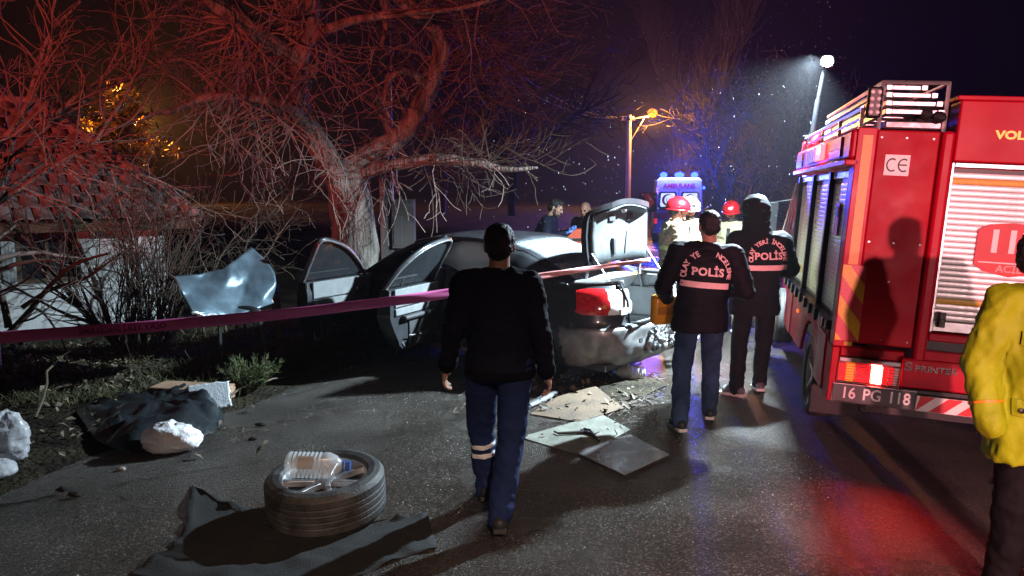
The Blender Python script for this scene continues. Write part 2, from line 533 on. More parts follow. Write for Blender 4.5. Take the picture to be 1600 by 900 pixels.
# bare tree at the far left, its stem by the house
def bush_thing(name, base, label, cat, stems, cfg, mat, seed, stem_mat=None, extra=None):
    rg = np.random.default_rng(seed)
    o = empty(name, base, 0, label, cat)
    g = Geo(); sg = Geo(); B = np.array(base)
    for (d, L, r, off) in stems:
        p = np.array(off, float); d = nrm(np.array(d, float)); n = max(5, int(L / 0.14)); st = L / n
        pts = [p.copy()]; ds = [d]
        for i in range(n):
            d = nrm(d + cfg['wob'] * 0.8 * rg.normal(0, 1, 3)); p = p + d * st; pts.append(p.copy()); ds.append(d)
        rad = r * (1 - 0.7 * np.linspace(0, 1, n + 1))
        sg.tube(pts, rad, 6)
        for _ in range(rg.poisson(cfg['spr'] * L)):
            i = int(rg.integers(int(n * cfg.get('s0', 0.15)), n + 1))
            ax = nrm(np.cross(ds[i], rg.normal(0, 1, 3))); a = rg.uniform(*cfg.get('ang', (0.4, 1.1)))
            grow(g, pts[i], nrm(ds[i] * math.cos(a) + ax * math.sin(a)), rg.uniform(*cfg['L']), max(rad[i] * 0.55, cfg['rmin'] * 1.4), 0, cfg, rg)
    sg.build('stem', stem_mat or mat, o)
    t = g.build('twigs', mat, o); t['kind'] = 'stuff'
    return o


cfgT = dict(wob=0.16, grav=[0.05, -0.1, -0.2], rmin=0.0036, max=2, kids=[2.0, 2.2], lr=(0.35, 0.6), seg=0.11, spr=7, L=(0.5, 1.2), s0=0.35)
b0 = P(-70, 560, 7.6); b0.z = 0.0
bush_thing('bare_tree', tuple(b0), 'many branched bare tree reaching over the tiled roof from the frame edge', 'tree',
           [((0.25, 0.0, 1), 3.6, 0.09, (0, 0, 0)), ((0.55, -0.05, 0.9), 3.4, 0.05, (0.1, 0, 0.9)), ((0.9, -0.1, 0.75), 2.8, 0.04, (0.25, 0, 1.5)),
            ((0.35, -0.2, 1), 2.6, 0.04, (0.5, 0, 1.6)), ((-0.1, 0.1, 1), 2.5, 0.05, (0.2, 0, 1.5)), ((0.7, 0.2, 0.7), 2.6, 0.035, (0.5, 0.1, 2.0)),
            ((0.5, -0.2, 0.45), 1.9, 0.035, (0.6, 0.0, 2.3)), ((0.85, 0.0, 0.35), 2.0, 0.03, (0.65, 0.0, 2.2))], cfgT, M_twig, 3, M_bark)
cfgS = dict(wob=0.17, grav=[0.05, -0.1, -0.15], rmin=0.0036, max=2, kids=[2.6, 2.6], lr=(0.35, 0.6), seg=0.10, spr=7, L=(0.4, 1.0), s0=0.15)
b1 = P(10, 560, 7.0); b1.z = 0.0
bush_thing('bare_shrub', tuple(b1), 'dark crooked bare shrub silhouetted in front of the white house wall, window behind it', 'shrub',
           [((0.25, 0, 1), 1.7, 0.055, (-0.1, 0, 0)), ((0.75, 0.1, 0.9), 1.6, 0.035, (0.0, 0, 0.5)), ((-0.3, 0.1, 1), 1.4, 0.035, (0.05, 0, 0.6)),
            ((0.95, 0, 0.25), 1.5, 0.022, (0.1, 0, 0.35)), ((0.6, -0.1, 0.75), 1.3, 0.025, (0.2, 0, 0.8))], cfgS, M_twigd, 8)
b2 = P(175, 545, 8.2); b2.z = 0.0
cfgC = dict(wob=0.085, grav=[0.25, 0.1, 0.0], rmin=0.0034, max=2, kids=[2.2, 2.0], lr=(0.3, 0.5), seg=0.12, spr=6, L=(0.3, 0.8), s0=0.1, ang=(0.2, 0.7))
rg_ = np.random.default_rng(21)
st_ = [((-0.75, 0, 0.9), 2.0, 0.05, (0.15, 0, 0.1)), ((-0.35, -0.1, 1), 1.9, 0.04, (0.1, 0, 0.1)), ((-1.0, 0, 0.55), 1.4, 0.025, (0.0, 0, 0.35))]
st_ += [((rg_.normal(0.12, 0.2), rg_.normal(0, 0.2), 1), rg_.uniform(1.2, 2.1), rg_.uniform(0.008, 0.016), (rg_.uniform(0.1, 0.65), rg_.uniform(-0.2, 0.2), 0)) for _ in range(34)]
bush_thing('coppiced_shrub', tuple(b2), 'thicket of upright brown stems growing at the corner of the white house', 'shrub', st_, cfgC, M_twigb, 9, M_twigd)
b3 = P(330, 540, 9.2); b3.z = 0.0
cfgE = dict(cfgS); cfgE['grav'] = [-0.2, -0.3, -0.2]
bush_thing('arching_bramble', tuple(b3), 'arching thin bramble twigs hanging above the crumpled bonnet sheet', 'shrub',
           [((-0.25, 0, 1), 2.3, 0.022, (-0.2, 0.3, 0)), ((-0.1, 0, 1), 2.2, 0.02, (0.05, 0.4, 0)), ((0.35, 0, 1), 2.1, 0.02, (0.3, 0.3, 0)), ((-0.5, 0, 1), 2.0, 0.018, (-0.5, 0.4, 0)), ((0.1, 0, 1), 1.9, 0.018, (-0.35, 0.5, 0))], dict(cfgE, spr=9), M_twigb, 13)

# small green juniper and grass on the verge
M_juniper = pm('juniper_green', (0.06, 0.075, 0.022), 0.7, var=0.4, vs=14)
jb = G(392, 612); jp = empty('juniper_bush', tuple(jb), 0, 'small yellow green feathery evergreen at the road edge near the wooden stake', 'shrub')
rg = np.random.default_rng(2); g = Geo(); sg = Geo()
for k in range(70):
    a = rg.uniform(0, 2 * math.pi); d = nrm(np.array([math.cos(a) * rg.uniform(0.1, 0.9), math.sin(a) * rg.uniform(0.1, 0.9), rg.uniform(0.4, 1)]))
    L = rg.uniform(0.15, 0.36); q = np.array([math.cos(a) * 0.03, math.sin(a) * 0.03, 0.0])
    pts = [q]
    for i in range(6): d = nrm(d + 0.1 * rg.normal(0, 1, 3)); pts.append(pts[-1] + d * L / 6)
    sg.tube(pts, [0.003] * 7, 3)
    for i in range(2, 7):
        for _ in range(5):
            dd = nrm(d + rg.normal(0, 0.6, 3)); ll = rg.uniform(0.03, 0.07)
            g.tube([pts[i], pts[i] + dd * ll * 0.5, pts[i] + dd * ll + np.array([0, 0, 0.01])], [0.004, 0.004, 0.001], 3)
sg.build('stem', M_twigb, jp); t_ = g.build('foliage', M_juniper, jp); t_['kind'] = 'stuff'

M_grass = pm('dull_grass', (0.05, 0.06, 0.02), 0.7, var=0.4, vs=5, col2=(0.13, 0.12, 0.05))
g = Geo(); rg = np.random.default_rng(4)
for k in range(1500):
    px, py = rg.uniform(-40, 760), rg.uniform(500, 640)
    p = G(px, py)
    if p.x > -1.35 and p.y < 8.2 and rg.random() < 0.9: continue
    if p.x > -2.5 - 0.5 * max(0, 6.5 - p.y) and p.y < 7.5: continue
    if p.y > 12: continue
    for _ in range(6):
        q = np.array([p.x + rg.normal(0, 0.04), p.y + rg.normal(0, 0.04), ground_z(p.x, p.y) - 0.01])
        d = nrm(np.array([rg.normal(0, 0.5), rg.normal(0, 0.5), 1.0])); L = rg.uniform(0.05, 0.16)
        g.tube([q, q + d * L * 0.5, q + d * L * 0.9 + np.array([d[0], d[1], -0.3]) * L * 0.3], [0.003, 0.0025, 0.0006], 3)
o = g.build('grass', M_grass); tag(o, 'thin dull grass growing on the dark verge', 'grass', None, 'stuff')

M_leaf = pm('dead_leaf', (0.07, 0.05, 0.03), 0.7, var=0.5, vs=5, col2=(0.24, 0.19, 0.13))
g = Geo()
for k in range(1700):
    px, py = (rg.uniform(-60, 420), rg.uniform(540, 720)) if k % 3 == 0 else (rg.uniform(-20, 210), rg.uniform(548, 618))
    p = G(px, py)
    if k % 10 == 9:
        px, py = rg.uniform(820, 1000), rg.uniform(590, 650); p = G(px, py)
    elif p.x > -2.9 - 0.4 * max(0, 6.5 - p.y) and rg.random() < 0.93: continue
    s = rg.uniform(0.018, 0.045); a = rg.uniform(0, 6.28); tl = rg.normal(0, 0.45, 2)
    u = np.array([math.cos(a), math.sin(a), tl[0]]) * s; v = np.array([-math.sin(a), math.cos(a), tl[1]]) * s * 0.6
    c = np.array([p.x, p.y, ground_z(p.x, p.y) + 0.012 + abs(tl).sum() * s * 0.8])
    up = np.array([0, 0, s * 0.3])
    g.quads([c - u, c - v + up, c + u, c + v + up], [[0, 1, 2, 3]])
o = g.build('leaf_litter', M_leaf, None, False); tag(o, 'scattered pale dead leaves on the verge by the house', 'leaves', None, 'stuff')

# fallen sticks on the verge
for k, (a, b_, lab) in enumerate([((330, 640), (455, 592), 'long thin bare stick lying at the road edge below the evergreen'), ((0, 610), (190, 560), 'crooked dead branch lying on the leaf litter below the house wall'),
                            ((60, 660), (115, 600), 'bent dry bramble stem arching over the dark verge beside the tarpaulin'), ((150, 575), (232, 540), 'short broken branch lying under the thicket of brown stems')]):
    p0, p1 = G(*a), G(*b_)
    pts = []
    for i in range(9):
        f = i / 8; q = p0.lerp(p1, f); q.z = 0.03 + (0.30 if k == 2 else 0.05) * math.sin(math.pi * f) + 0.02 * rnd.random()
        q.x += 0.03 * rnd.uniform(-1, 1); q.y += 0.03 * rnd.uniform(-1, 1); pts.append(q)
    sb = MB(); sb.tube(pts, [0.012 - 0.006 * i / 8 for i in range(9)], 6)
    q = pts[4]; r2 = pts[4] + Vector((0.12, 0.1, 0.12)); sb.tube([q, q.lerp(r2, 0.5) + Vector((0, 0, .02)), r2], [0.006, 0.004, 0.003], 5)
    o = sb.build('fallen_branch', M_twigb); tag(o, lab, 'branch', 'sticks on the verge')

# far bare trees
cfgP = dict(wob=0.05, grav=[0.35, 0.4, 0.3], rmin=0.016, max=2, kids=[1.5, 1.6], lr=(0.3, 0.55), seg=0.6, spr=5, L=(2.0, 5.0), s0=0.08, ang=(0.25, 0.6))
M_far = pm('far_bark', (0.035, 0.03, 0.028), 0.9, var=0.2)
for k, (px, d, h, lab) in enumerate([(1070, 46, 22, 'tall narrow bare poplar rising directly above the ambulance'), (1108, 52, 23, 'tall narrow bare poplar standing to one side of the ambulance beacon'), (1050, 58, 21, 'thin far poplar between the street lamp and the ambulance')]):
    q = P(px, 300, d); q.z = 0
    bush_thing('poplar_tree', tuple(q), lab, 'tree', [((rnd.uniform(-.04, .04), 0, 1), h, 0.22, (0, 0, 0))], cfgP, M_far, 30 + k)
cfgB = dict(wob=0.13, grav=[0.1, 0.0, -0.05], rmin=0.013, max=2, kids=[1.6, 2.0], lr=(0.35, 0.6), seg=0.35, spr=5, L=(1.2, 3.0), s0=0.15)
for k, (px, d, h, lab) in enumerate([(1150, 34, 6.0, 'bare roadside tree beyond the firefighter in the red helmet'), (1195, 38, 7.5, 'bare roadside tree beyond the hooded officer, beside the fire engine'), (1235, 42, 8.0, 'bare roadside tree mostly hidden by the fire engine flank'),
                                 (800, 24, 6.5, 'dim bare tree standing behind the two men past the car'), (690, 26, 6.5, 'dim bare tree far behind the car roof')]):
    q = P(px, 300, d); q.z = ground_z(q.x, q.y) - 0.1
    bush_thing('roadside_tree', tuple(q), lab, 'tree', [((rnd.uniform(-.1, .1), 0, 1), h, 0.14, (0, 0, 0)), ((0.5, 0.1, 1), h * 0.7, 0.08, (0, 0, h * 0.2)), ((-0.5, 0.1, 1), h * 0.7, 0.08, (0, 0, h * 0.25))], cfgB, M_far, 50 + k)
# leafy lit tree below the far street lamp
tq = P(205, 300, 40); tq.z = 0.0
tl = empty('leafy_tree', tuple(tq), 0, 'yellow lit leafy tree under the distant orange lamp above the roof', 'tree')
M_lf = pm('lamplit_leaf', (0.42, 0.30, 0.03), 0.6, var=0.4, vs=0.7)  # yellow of the lamp's light put into the leaf colour
g = Geo(); rg = np.random.default_rng(77)
for k in range(46):
    c = np.array([rg.normal(0, 1.05), rg.normal(0, 0.9), 4.9 + rg.normal(0, 0.8)])
    for _ in range(40):
        p = c + rg.normal(0, 0.28, 3); u = rg.normal(0, 0.09, 3); v = rg.normal(0, 0.09, 3)
        g.quads([p - u, p - v, p + u, p + v], [[0, 1, 2, 3]])
t_ = g.build('crown', M_lf, tl, False); t_['kind'] = 'stuff'
MB().tube([(0, 0, 0), (0.1, 0, 1.5), (0, 0, 3.0), (0.2, 0, 4.4)], [0.16, 0.13, 0.1, 0.04], 8).build('trunk', M_bark, tl)

# ================================================================== HOUSE
M_plaster = pm('white_plaster', (0.62, 0.62, 0.60), 0.85, var=0.12, vs=1.6, bump=0.35, bs=35, col2=(0.74, 0.74, 0.73), detail=7)
M_tile = pm('clay_tile', (0.36, 0.24, 0.22), 0.62, var=0.35, vs=2.5, bump=0.3, bs=60, rvar=0.12, col2=(0.52, 0.42, 0.40))
M_wood = pm('weathered_wood', (0.12, 0.085, 0.055), 0.8, var=0.35, vs=5, bump=0.5, bs=30, stretch=(1, 1, 6))
M_glass_dark = pm('dark_window_glass', (0.02, 0.022, 0.025), 0.08, var=0.1, coat=0.6)
M_curtain = pm('pale_curtain', (0.55, 0.53, 0.5), 0.9, var=0.15, vs=6, stretch=(5, 1, 1))
CORN = P(263, 505, 10.4); CORN.z = 0
ALONG = math.atan2(-0.61, -0.79)
house = empty('village_house', tuple(CORN), ALONG, 'low white plastered house with red clay tiled roof behind bare shrubs', 'house')
# local: +X along the front to the left, -Y ... front faces local +Y
hb = MB()
hb.box(0.22, 1.05, -0.25, 0, -0.1, 1.55); hb.box(1.05, 1.75, -0.25, 0, -0.1, 0.72); hb.box(1.05, 1.75, -0.25, 0, 1.42, 1.55)
hb.box(1.75, 6.0, -0.25, 0, -0.1, 1.55); hb.box(0.22, 0.47, -5.0, -0.25, -0.1, 1.55); hb.box(5.75, 6.0, -5.0, -0.25, -0.1, 1.55)
hb.build('wall', M_plaster, house, 30)
MB().box(0.0, 0.34, -0.3, 0.05, -0.1, 1.54).build('pilaster', M_plaster, house, 30, 0.012)
wf = MB(); wf.box(1.05, 1.11, -0.16, -0.05, 0.72, 1.42); wf.box(1.69, 1.75, -0.16, -0.05, 0.72, 1.42); wf.box(1.11, 1.69, -0.16, -0.05, 0.72, 0.78)
wf.box(1.11, 1.69, -0.16, -0.05, 1.36, 1.42); wf.box(1.38, 1.42, -0.15, -0.06, 0.78, 1.36)
win = wf.build('window', M_wood, house, 30, 0.004)
MB().box(1.11, 1.38, -0.125, -0.115, 0.78, 1.36).build('pane', M_glass_dark, win, 0)
MB().box(1.42, 1.69, -0.125, -0.115, 0.78, 1.36).build('pane', M_glass_dark, win, 0)
MB().box(1.0, 1.8, -0.05, 0.06, 0.67, 0.718).build('sill', M_plaster, win, 30, 0.006)
M_shut = pm('faded_shutter', (0.42, 0.43, 0.42), 0.7, var=0.2)
for x in (0.92, 1.78):
    s_ = MB()
    for k in range(3): s_.box(x + 0.04 * k, x + 0.04 * k + 0.036, 0.008, 0.03, 0.76, 1.40)
    s_.build('shutter', M_shut, house, 30)
dr = MB(); dr.box(3.0, 3.8, -0.12, 0.01, 0.0, 1.45); dr.build('door', M_wood, house, 30, 0.006)
fz = MB(); fz.box(-0.35, 6.2, 0.02, 0.42, 1.44, 1.475); fz.box(-0.35, 6.2, 0.40, 0.44, 1.40, 1.52)
for k in range(14): fz.box(0.05 + 0.46 * k, 0.12 + 0.46 * k, -0.2, 0.40, 1.475, 1.555)
fz.build('eaves_board', M_wood, house, 30)
# roof slab with a hip, then tiles one by one
E0 = Vector((-0.38, 0.46, 1.52)); RIDGE_X0, RIDGE_Y, RIDGE_Z = 1.15, -2.75, 3.25
ro = MB()
ro.add([(-0.38, 0.46, 1.52), (6.3, 0.46, 1.52), (6.3, RIDGE_Y, RIDGE_Z), (RIDGE_X0, RIDGE_Y, RIDGE_Z), (-0.38, -5.9, 1.52), (6.3, -5.9, 1.52)],
       [(0, 1, 2, 3), (0, 3, 4), (3, 2, 5, 4), (0, 4, 5, 1)])
roof = ro.build('roof', M_wood, house, 0)
sl = Vector((0, RIDGE_Y - 0.46, RIDGE_Z - 1.52)); SLEN = sl.length; sl.normalize(); nrm_r = Vector((1, 0, 0)).cross(sl); nrm_r = nrm_r if nrm_r.z > 0 else -nrm_r
# barrel tile: length 0.40 along slope, width 0.22
tm = MB(); rings = []
for (v, lift, w) in ((0.0, 0.022, 0.11), (0.40, 0.0, 0.095)):
    top = [(w * math.cos(a), v, lift + 0.055 * math.sin(a)) for a in [math.pi * k / 6 for k in range(7)]]
    bot = [(0.86 * w * math.cos(a), v, lift + 0.040 * math.sin(a)) for a in [math.pi * k / 6 for k in range(6, -1, -1)]]
    rings.append(top + bot)
tm.loft(rings)
tile_me = None
Bm = Matrix(((1, sl.x, nrm_r.x, 0), (0, sl.y, nrm_r.y, 0), (0, sl.z, nrm_r.z, 0), (0, 0, 0, 1)))
cnt = 0
for row in range(int(SLEN / 0.30)):
    s = row * 0.30
    f = s / SLEN
    x0 = -0.38 + (RIDGE_X0 + 0.38) * f
    for k in range(int((4.6 - x0) / 0.215)):
        if cnt >= 298: break
        xx = x0 + 0.1 + k * 0.215
        p = Vector((xx, 0.46, 1.52)) + sl * (s - 0.04) + nrm_r * (0.012 + rnd.uniform(0, 0.012))
        if tile_me is None:
            o = tm.build('roof_tile', M_tile, roof, 50); tile_me = o.data
        else:
            o = bpy.data.objects.new('roof_tile', tile_me); COL.objects.link(o); o.parent = roof
        o.matrix_local = Matrix.Translation(p) @ Bm @ Matrix.Rotation(rnd.uniform(-0.035, 0.035), 4, 'Z') @ Matrix.Rotation(rnd.uniform(-0.02, 0.02), 4, 'X')
        cnt += 1
hc = MB()
a0 = Vector((-0.38, 0.46, 1.56)); a1 = Vector((RIDGE_X0, RIDGE_Y, RIDGE_Z + 0.05))
hc.tube([a0.lerp(a1, k / 14) + Vector((0, 0, 0.012 * (k % 2))) for k in range(15)], 0.085, 8); hc.tube([a1, (6.3, RIDGE_Y, RIDGE_Z + 0.05)], 0.085, 8)
hc.build('ridge_cap', M_tile, roof, 50)
# low plinth stones / rubble by the wall are part of the verge
M_stone = pm('pale_stone', (0.30, 0.27, 0.23), 0.85, var=0.3, vs=8, bump=0.5, bs=30)
for k, (px, py, s) in enumerate([(70, 585, 0.10), (25, 592, 0.07), (105, 578, 0.06), (190, 735, 0.03), (418, 590, 0.05)]):
    q = G(px, py); b = MB(); b.ell((0, 0, s * 0.35), (s, s * 0.7, s * 0.5), 8, 6)
    b.v = [v * (1 + 0.35 * noise.noise(v * 9 + Vector((k, 0, 0)))) for v in b.v]
    o = b.build('stone', M_stone, None, 30); o.location = (q.x, q.y, 0.0)
    tag(o, ['large pale stone in the leaf litter under the house wall', 'pale stone at the frame edge in the leaf litter', 'small stone at the end of the leaf litter bank', 'tiny square pale chip lying on the asphalt beyond the wheel', 'pale stone at the foot of the wooden stake'][k], 'stone', 'loose stones')

# ================================================================== CAR
M_paint = pm('dark_car_paint', (0.035, 0.038, 0.043), 0.32, 0.25, 0.25, 3, coat=0.55, rvar=0.10)
M_paintd = pm('dusty_car_paint', (0.11, 0.115, 0.12), 0.42, 0.3, 0.35, 6, coat=0.3, rvar=0.12, col2=(0.30, 0.30, 0.295), detail=8)
M_trim = pm('pale_grey_trim', (0.15, 0.16, 0.162), 0.7, var=0.12, vs=10, bump=0.1, bs=160)
M_trimd = pm('dark_grey_trim', (0.035, 0.036, 0.038), 0.6, var=0.2, vs=10, bump=0.1, bs=160)
M_hatch = pm('boot_hatch_grey', (0.22, 0.23, 0.23), 0.7, var=0.1)
M_carpet = pm('grey_boot_carpet', (0.33, 0.34, 0.34), 0.9, var=0.2, vs=30, bump=0.3, bs=200)
M_chrome = pm('chrome', (0.7, 0.7, 0.72), 0.12, 1.0, 0.05)
M_cglass = pm('car_glass', (0.03, 0.035, 0.04), 0.06, var=0.1, trans=0.35, coat=0.5)
M_airbag = pm('white_airbag_cloth', (0.72, 0.72, 0.70), 0.85, var=0.06, vs=4, bump=0.3, bs=14)
M_redlens = pm('red_lens', (0.55, 0.012, 0.015), 0.15, var=0.3, vs=25, coat=0.6)
M_clens = pm('pale_lens', (0.78, 0.76, 0.76), 0.18, var=0.08, vs=30, coat=0.5)
# rain covered rear glass, flood gleam on its drops put into the colour
M_wetglass = pm('wet_rear_glass', (0.16, 0.19, 0.22), 0.28, var=0.6, vs=70, bump=0.9, bs=110, dist=0.01, coat=0.4, col2=(0.40, 0.45, 0.48))

CAR_YAW = math.atan2(0.625, -0.78)
FW = Vector((-0.73, 0.68, 0)); LF = Vector((-0.68, -0.73, 0))
car = empty('crashed_car', (-0.41, 8.90, 0), CAR_YAW, 'wrecked dark saloon car with boot lid and doors open against the tree', 'car')


def wz(z):   # half width by height
    return float(np.interp(z, [0.18, 0.24, 0.34, 0.52, 0.66, 0.82, 0.92, 0.99], [0.80, 0.855, 0.895, 0.918, 0.915, 0.905, 0.875, 0.825]))


def tz(z):   # tail x by height
    return float(np.interp(z, [0.18, 0.22, 0.30, 0.42, 0.575, 0.60, 0.64, 0.80, 0.90, 0.97, 1.02], [2.30, 2.36, 2.42, 2.445, 2.45, 2.435, 2.40, 2.39, 2.37, 2.34, 2.28]))


def belt(x):
    return float(np.interp(x, [-2.4, -1.7, -0.5, 0.9, 1.3, 1.9, 2.4], [1.03, 1.02, 0.96, 0.93, 0.92, 0.84, 0.72]))


def outline(z):
    """half outline from nose centre round the left side to tail centre"""
    Wd, L = wz(z), tz(z)
    NL = float(np.interp(z, [0.2, 0.45, 0.7, 0.95], [2.20, 2.28, 2.18, 2.0]))
    pts = []
    for k in range(9): pts.append((NL, 0.56 * Wd / 0.9 * k / 9))
    for k in range(9):
        a = (math.pi / 2) * k / 9; pts.append((NL - 0.40 + 0.40 * math.cos(a), Wd - 0.36 + 0.36 * math.sin(a)))
    xs_ = np.arange(NL - 0.40, -(L - 0.46), -0.035)
    for x in xs_:
        y = Wd - 0.022 * (max(0, abs(x) - 1.0)) ** 2
        pts.append((float(x), y))
    We = Wd - 0.022 * (max(0, L - 0.46 - 1.0)) ** 2
    for k in range(1, 15):
        a = (math.pi / 2) * k / 14
        pts.append((-(L - 0.46) - 0.42 * math.sin(a), We - 0.40 + 0.40 * math.cos(a)))
    ye = We - 0.40
    for k in range(1, 13):
        y = ye * (1 - k / 12); pts.append((-(L - 0.04) - 0.04 * (1 - (y / ye) ** 2), y))
    return pts


NZ = 27
WCX = {'rear': -1.42, 'front': 1.40}; WR = 0.375


def body_surface(keep, left=True, off=0.0):
    """patch of the car side skin where keep(x,y,z) holds"""
    base = outline(0.5); n = len(base)
    vs, fs = [], []
    zz = [0.20 + 0.80 * (k / (NZ - 1)) for k in range(NZ)]
    sy = 1 if left else -1
    for k, z0 in enumerate(zz):
        pts = outline(min(z0, 1.0))
        m = len(pts)
        for i in range(n):
            f = i / (n - 1) * (m - 1); a = int(f); b_ = min(a + 1, m - 1); t = f - a
            x = pts[a][0] * (1 - t) + pts[b_][0] * t; y = pts[a][1] * (1 - t) + pts[b_][1] * t
            bz = belt(x); z = 0.20 + (z0 - 0.20) / 0.80 * (bz - 0.20)
            # crushed nose
            if x > 1.35:
                q = x - 1.35
                x -= 0.42 * q + 0.10 * noise.noise((y * 3, z * 4, 1)) * min(1, q * 3); y += 0.12 * noise.noise((x * 4, z * 4, 5)) * min(1, q * 3); z += 0.07 * noise.noise((x * 5, y * 4, 9)) * min(1, q * 3)
            # dent behind the rear door
            d = noise.noise((x * 3.1, z * 2.7, 2.0))
            y -= 0.012 * d * (1 if x < -0.5 else 0)
            if x < -2.2 and z < 0.62: x += 0.035 * noise.noise((y * 7, z * 9, 3)) * (1 if y < 0.45 else 0.3)
            for wx in WCX.values():
                dx, dz = x - wx, z - 0.32; rr = math.hypot(dx, dz)
                if 0.8 * WR < rr < WR and y > 0.5: x, z = wx + dx * WR / rr, 0.32 + dz * WR / rr
            nx, ny = (0, 1) if x > -1.95 else (-0.7, 0.7)
            vs.append((x + nx * off, sy * (y + ny * off), z))
    for k in range(NZ - 1):
        for i in range(n - 1):
            q = [k * n + i, k * n + i + 1, (k + 1) * n + i + 1, (k + 1) * n + i]
            c = sum((Vector(vs[j]) for j in q), Vector()) / 4
            if any(math.hypot(c.x - wx, c.z - 0.32) < WR * 0.985 and abs(c.y) > 0.5 for wx in WCX.values()): continue
            if keep(c.x, abs(c.y), c.z): fs.append(q if left else q[::-1])
    used = sorted({i for f in fs for i in f}); mp = {j: i for i, j in enumerate(used)}
    return [vs[j] for j in used], [[mp[i] for i in f] for f in fs]


def in_doors(x, y, z): return -0.98 < x < 0.98 and z > 0.29 and y > 0.6 and not (-0.075 < x < 0.0) and math.hypot(x + 1.42, z - 0.32) > 0.47


def in_boot(x, y, z): return x < -1.9 and z > 0.63 and y < 0.54


def is_bumper(x, y, z): return x < -1.86 + 0.10 * (z - 0.3) and z < 0.60


def is_lamp(x, y, z): return x < -2.06 and 0.715 + 0.03 * (0.9 - y) < z < 0.955 - 0.10 * max(0, y - 0.62) ** 1.5 and y >= 0.52


KX = lambda x, y, z: not is_bumper(x, y, z) and not in_boot(x, y, z)
b = MB(); b.add(*body_surface(lambda x, y, z: KX(x, y, z) and x < -0.5 and not in_doors(x, y, z)))
b.build('rear_quarter_panel', M_paint, car, 50)
b = MB(); b.add(*body_surface(lambda x, y, z: x >= 0.98)); b.build('front_wing', M_paint, car, 50)
b = MB(); b.add(*body_surface(lambda x, y, z: -0.5 <= x < 0.98 and not in_doors(x, y, z))); b.build('door_sill', M_paint, car, 50)
b = MB(); b.add(*body_surface(lambda x, y, z: KX(x, y, z), False)); b.build('side_panel', M_paint, car, 50)
bm_ = MB()
for lf in (True, False): bm_.add(*body_surface(lambda x, y, z: is_bumper(x, y, z) and z < 0.60, lf, 0.012))
bump = bm_.build('rear_bumper', M_paintd, car, 50); bump.modifiers.new('s', 'SOLIDIFY').thickness = 0.006
for lf in (True, False):
    lamp_o = empty('tail_lamp', (0, 0, 0)); lamp_o.parent = car
    for (nm, ml, ua, ub) in (('red_lens', M_redlens, 0.0, 0.54), ('pale_lens', M_clens, 0.54, 1.0)):  # white part: flood glare on the lens put into its colour
        rows = []
        for iu in range(15):
            u = ua + (ub - ua) * iu / 14; row = []
            z0_, z1_ = 0.725 - 0.012 * u + 0.03 * max(0, 0.15 - u) / 0.15, 0.962 - 0.035 * max(0, u - 0.3) - 0.02 * max(0, 0.15 - u) / 0.15
            for iz in range(9):
                z = z0_ + (z1_ - z0_) * iz / 8
                po = [Vector((a_, b2, 0)) for a_, b2 in outline(z) if a_ < -1.98 and b2 > 0.44]
                L_ = [0]
                for p_, q_ in zip(po, po[1:]): L_.append(L_[-1] + (q_ - p_).length)
                d_ = u * L_[-1]; k_ = max(i for i in range(len(L_)) if L_[i] <= d_ + 1e-9); k_ = min(k_, len(po) - 2)
                p_ = po[k_].lerp(po[k_ + 1], (d_ - L_[k_]) / max(1e-6, L_[k_ + 1] - L_[k_])); t_ = (po[k_ + 1] - po[k_]).normalized()
                edge = 0.020 if 0 < iz < 8 else 0.006
                p_ = p_ + Vector((t_.y, -t_.x, 0)) * edge * (1 if t_.y < 0 or t_.x < 0 else -1)
                bz = belt(p_.x); row.append((p_.x, p_.y if lf else -p_.y, 0.20 + (z - 0.20) / 0.80 * (bz - 0.20)))
            rows.append(row)
        b = MB(); b.loft(rows, False, False); b.build(nm, ml, lamp_o, 60)
    s = 1 if lf else -1
    MB().box(-2.40, -2.37, 0.55 * s - 0.03, 0.55 * s + 0.13, 0.745, 0.80).build('reflector', M_white, lamp_o, 30)
# tow eye, torn bumper foam, exhaust
MB().lathe([(0.0, 0.0), (0.03, 0.0), (0.03, 0.012), (0.0, 0.012)], 14, 0, T(-2.462, 0.42, 0.47) @ Matrix.Rotation(-math.pi / 2, 4, 'Y')).build('tow_eye_cover', M_trimd, bump)
fb = MB(); fb.box(-2.425, -2.38, -0.62, 0.25, 0.33, 0.52)
fb.v = [v + Vector((0.03 * noise.noise(v * 8), 0, 0)) for v in fb.v]
# ragged foam lumps
for k in range(150):
    c = (-2.448 + rnd.uniform(-.02, .012), rnd.uniform(-0.66, 0.22), rnd.uniform(0.32, 0.57)); a_ = rnd.uniform(.006, .03); b2_ = rnd.uniform(.01, .05)
    fb.box(-a_ * .5, a_ * .5, -b2_, b2_, -a_, a_, 0, T(*c) @ Matrix.Rotation(rnd.uniform(0, 3), 4, Vector((rnd.uniform(-1, 1), rnd.uniform(-1, 1), rnd.uniform(-1, 1)))))
fb.build('torn_bumper_foam', M_paintd, bump, 20)
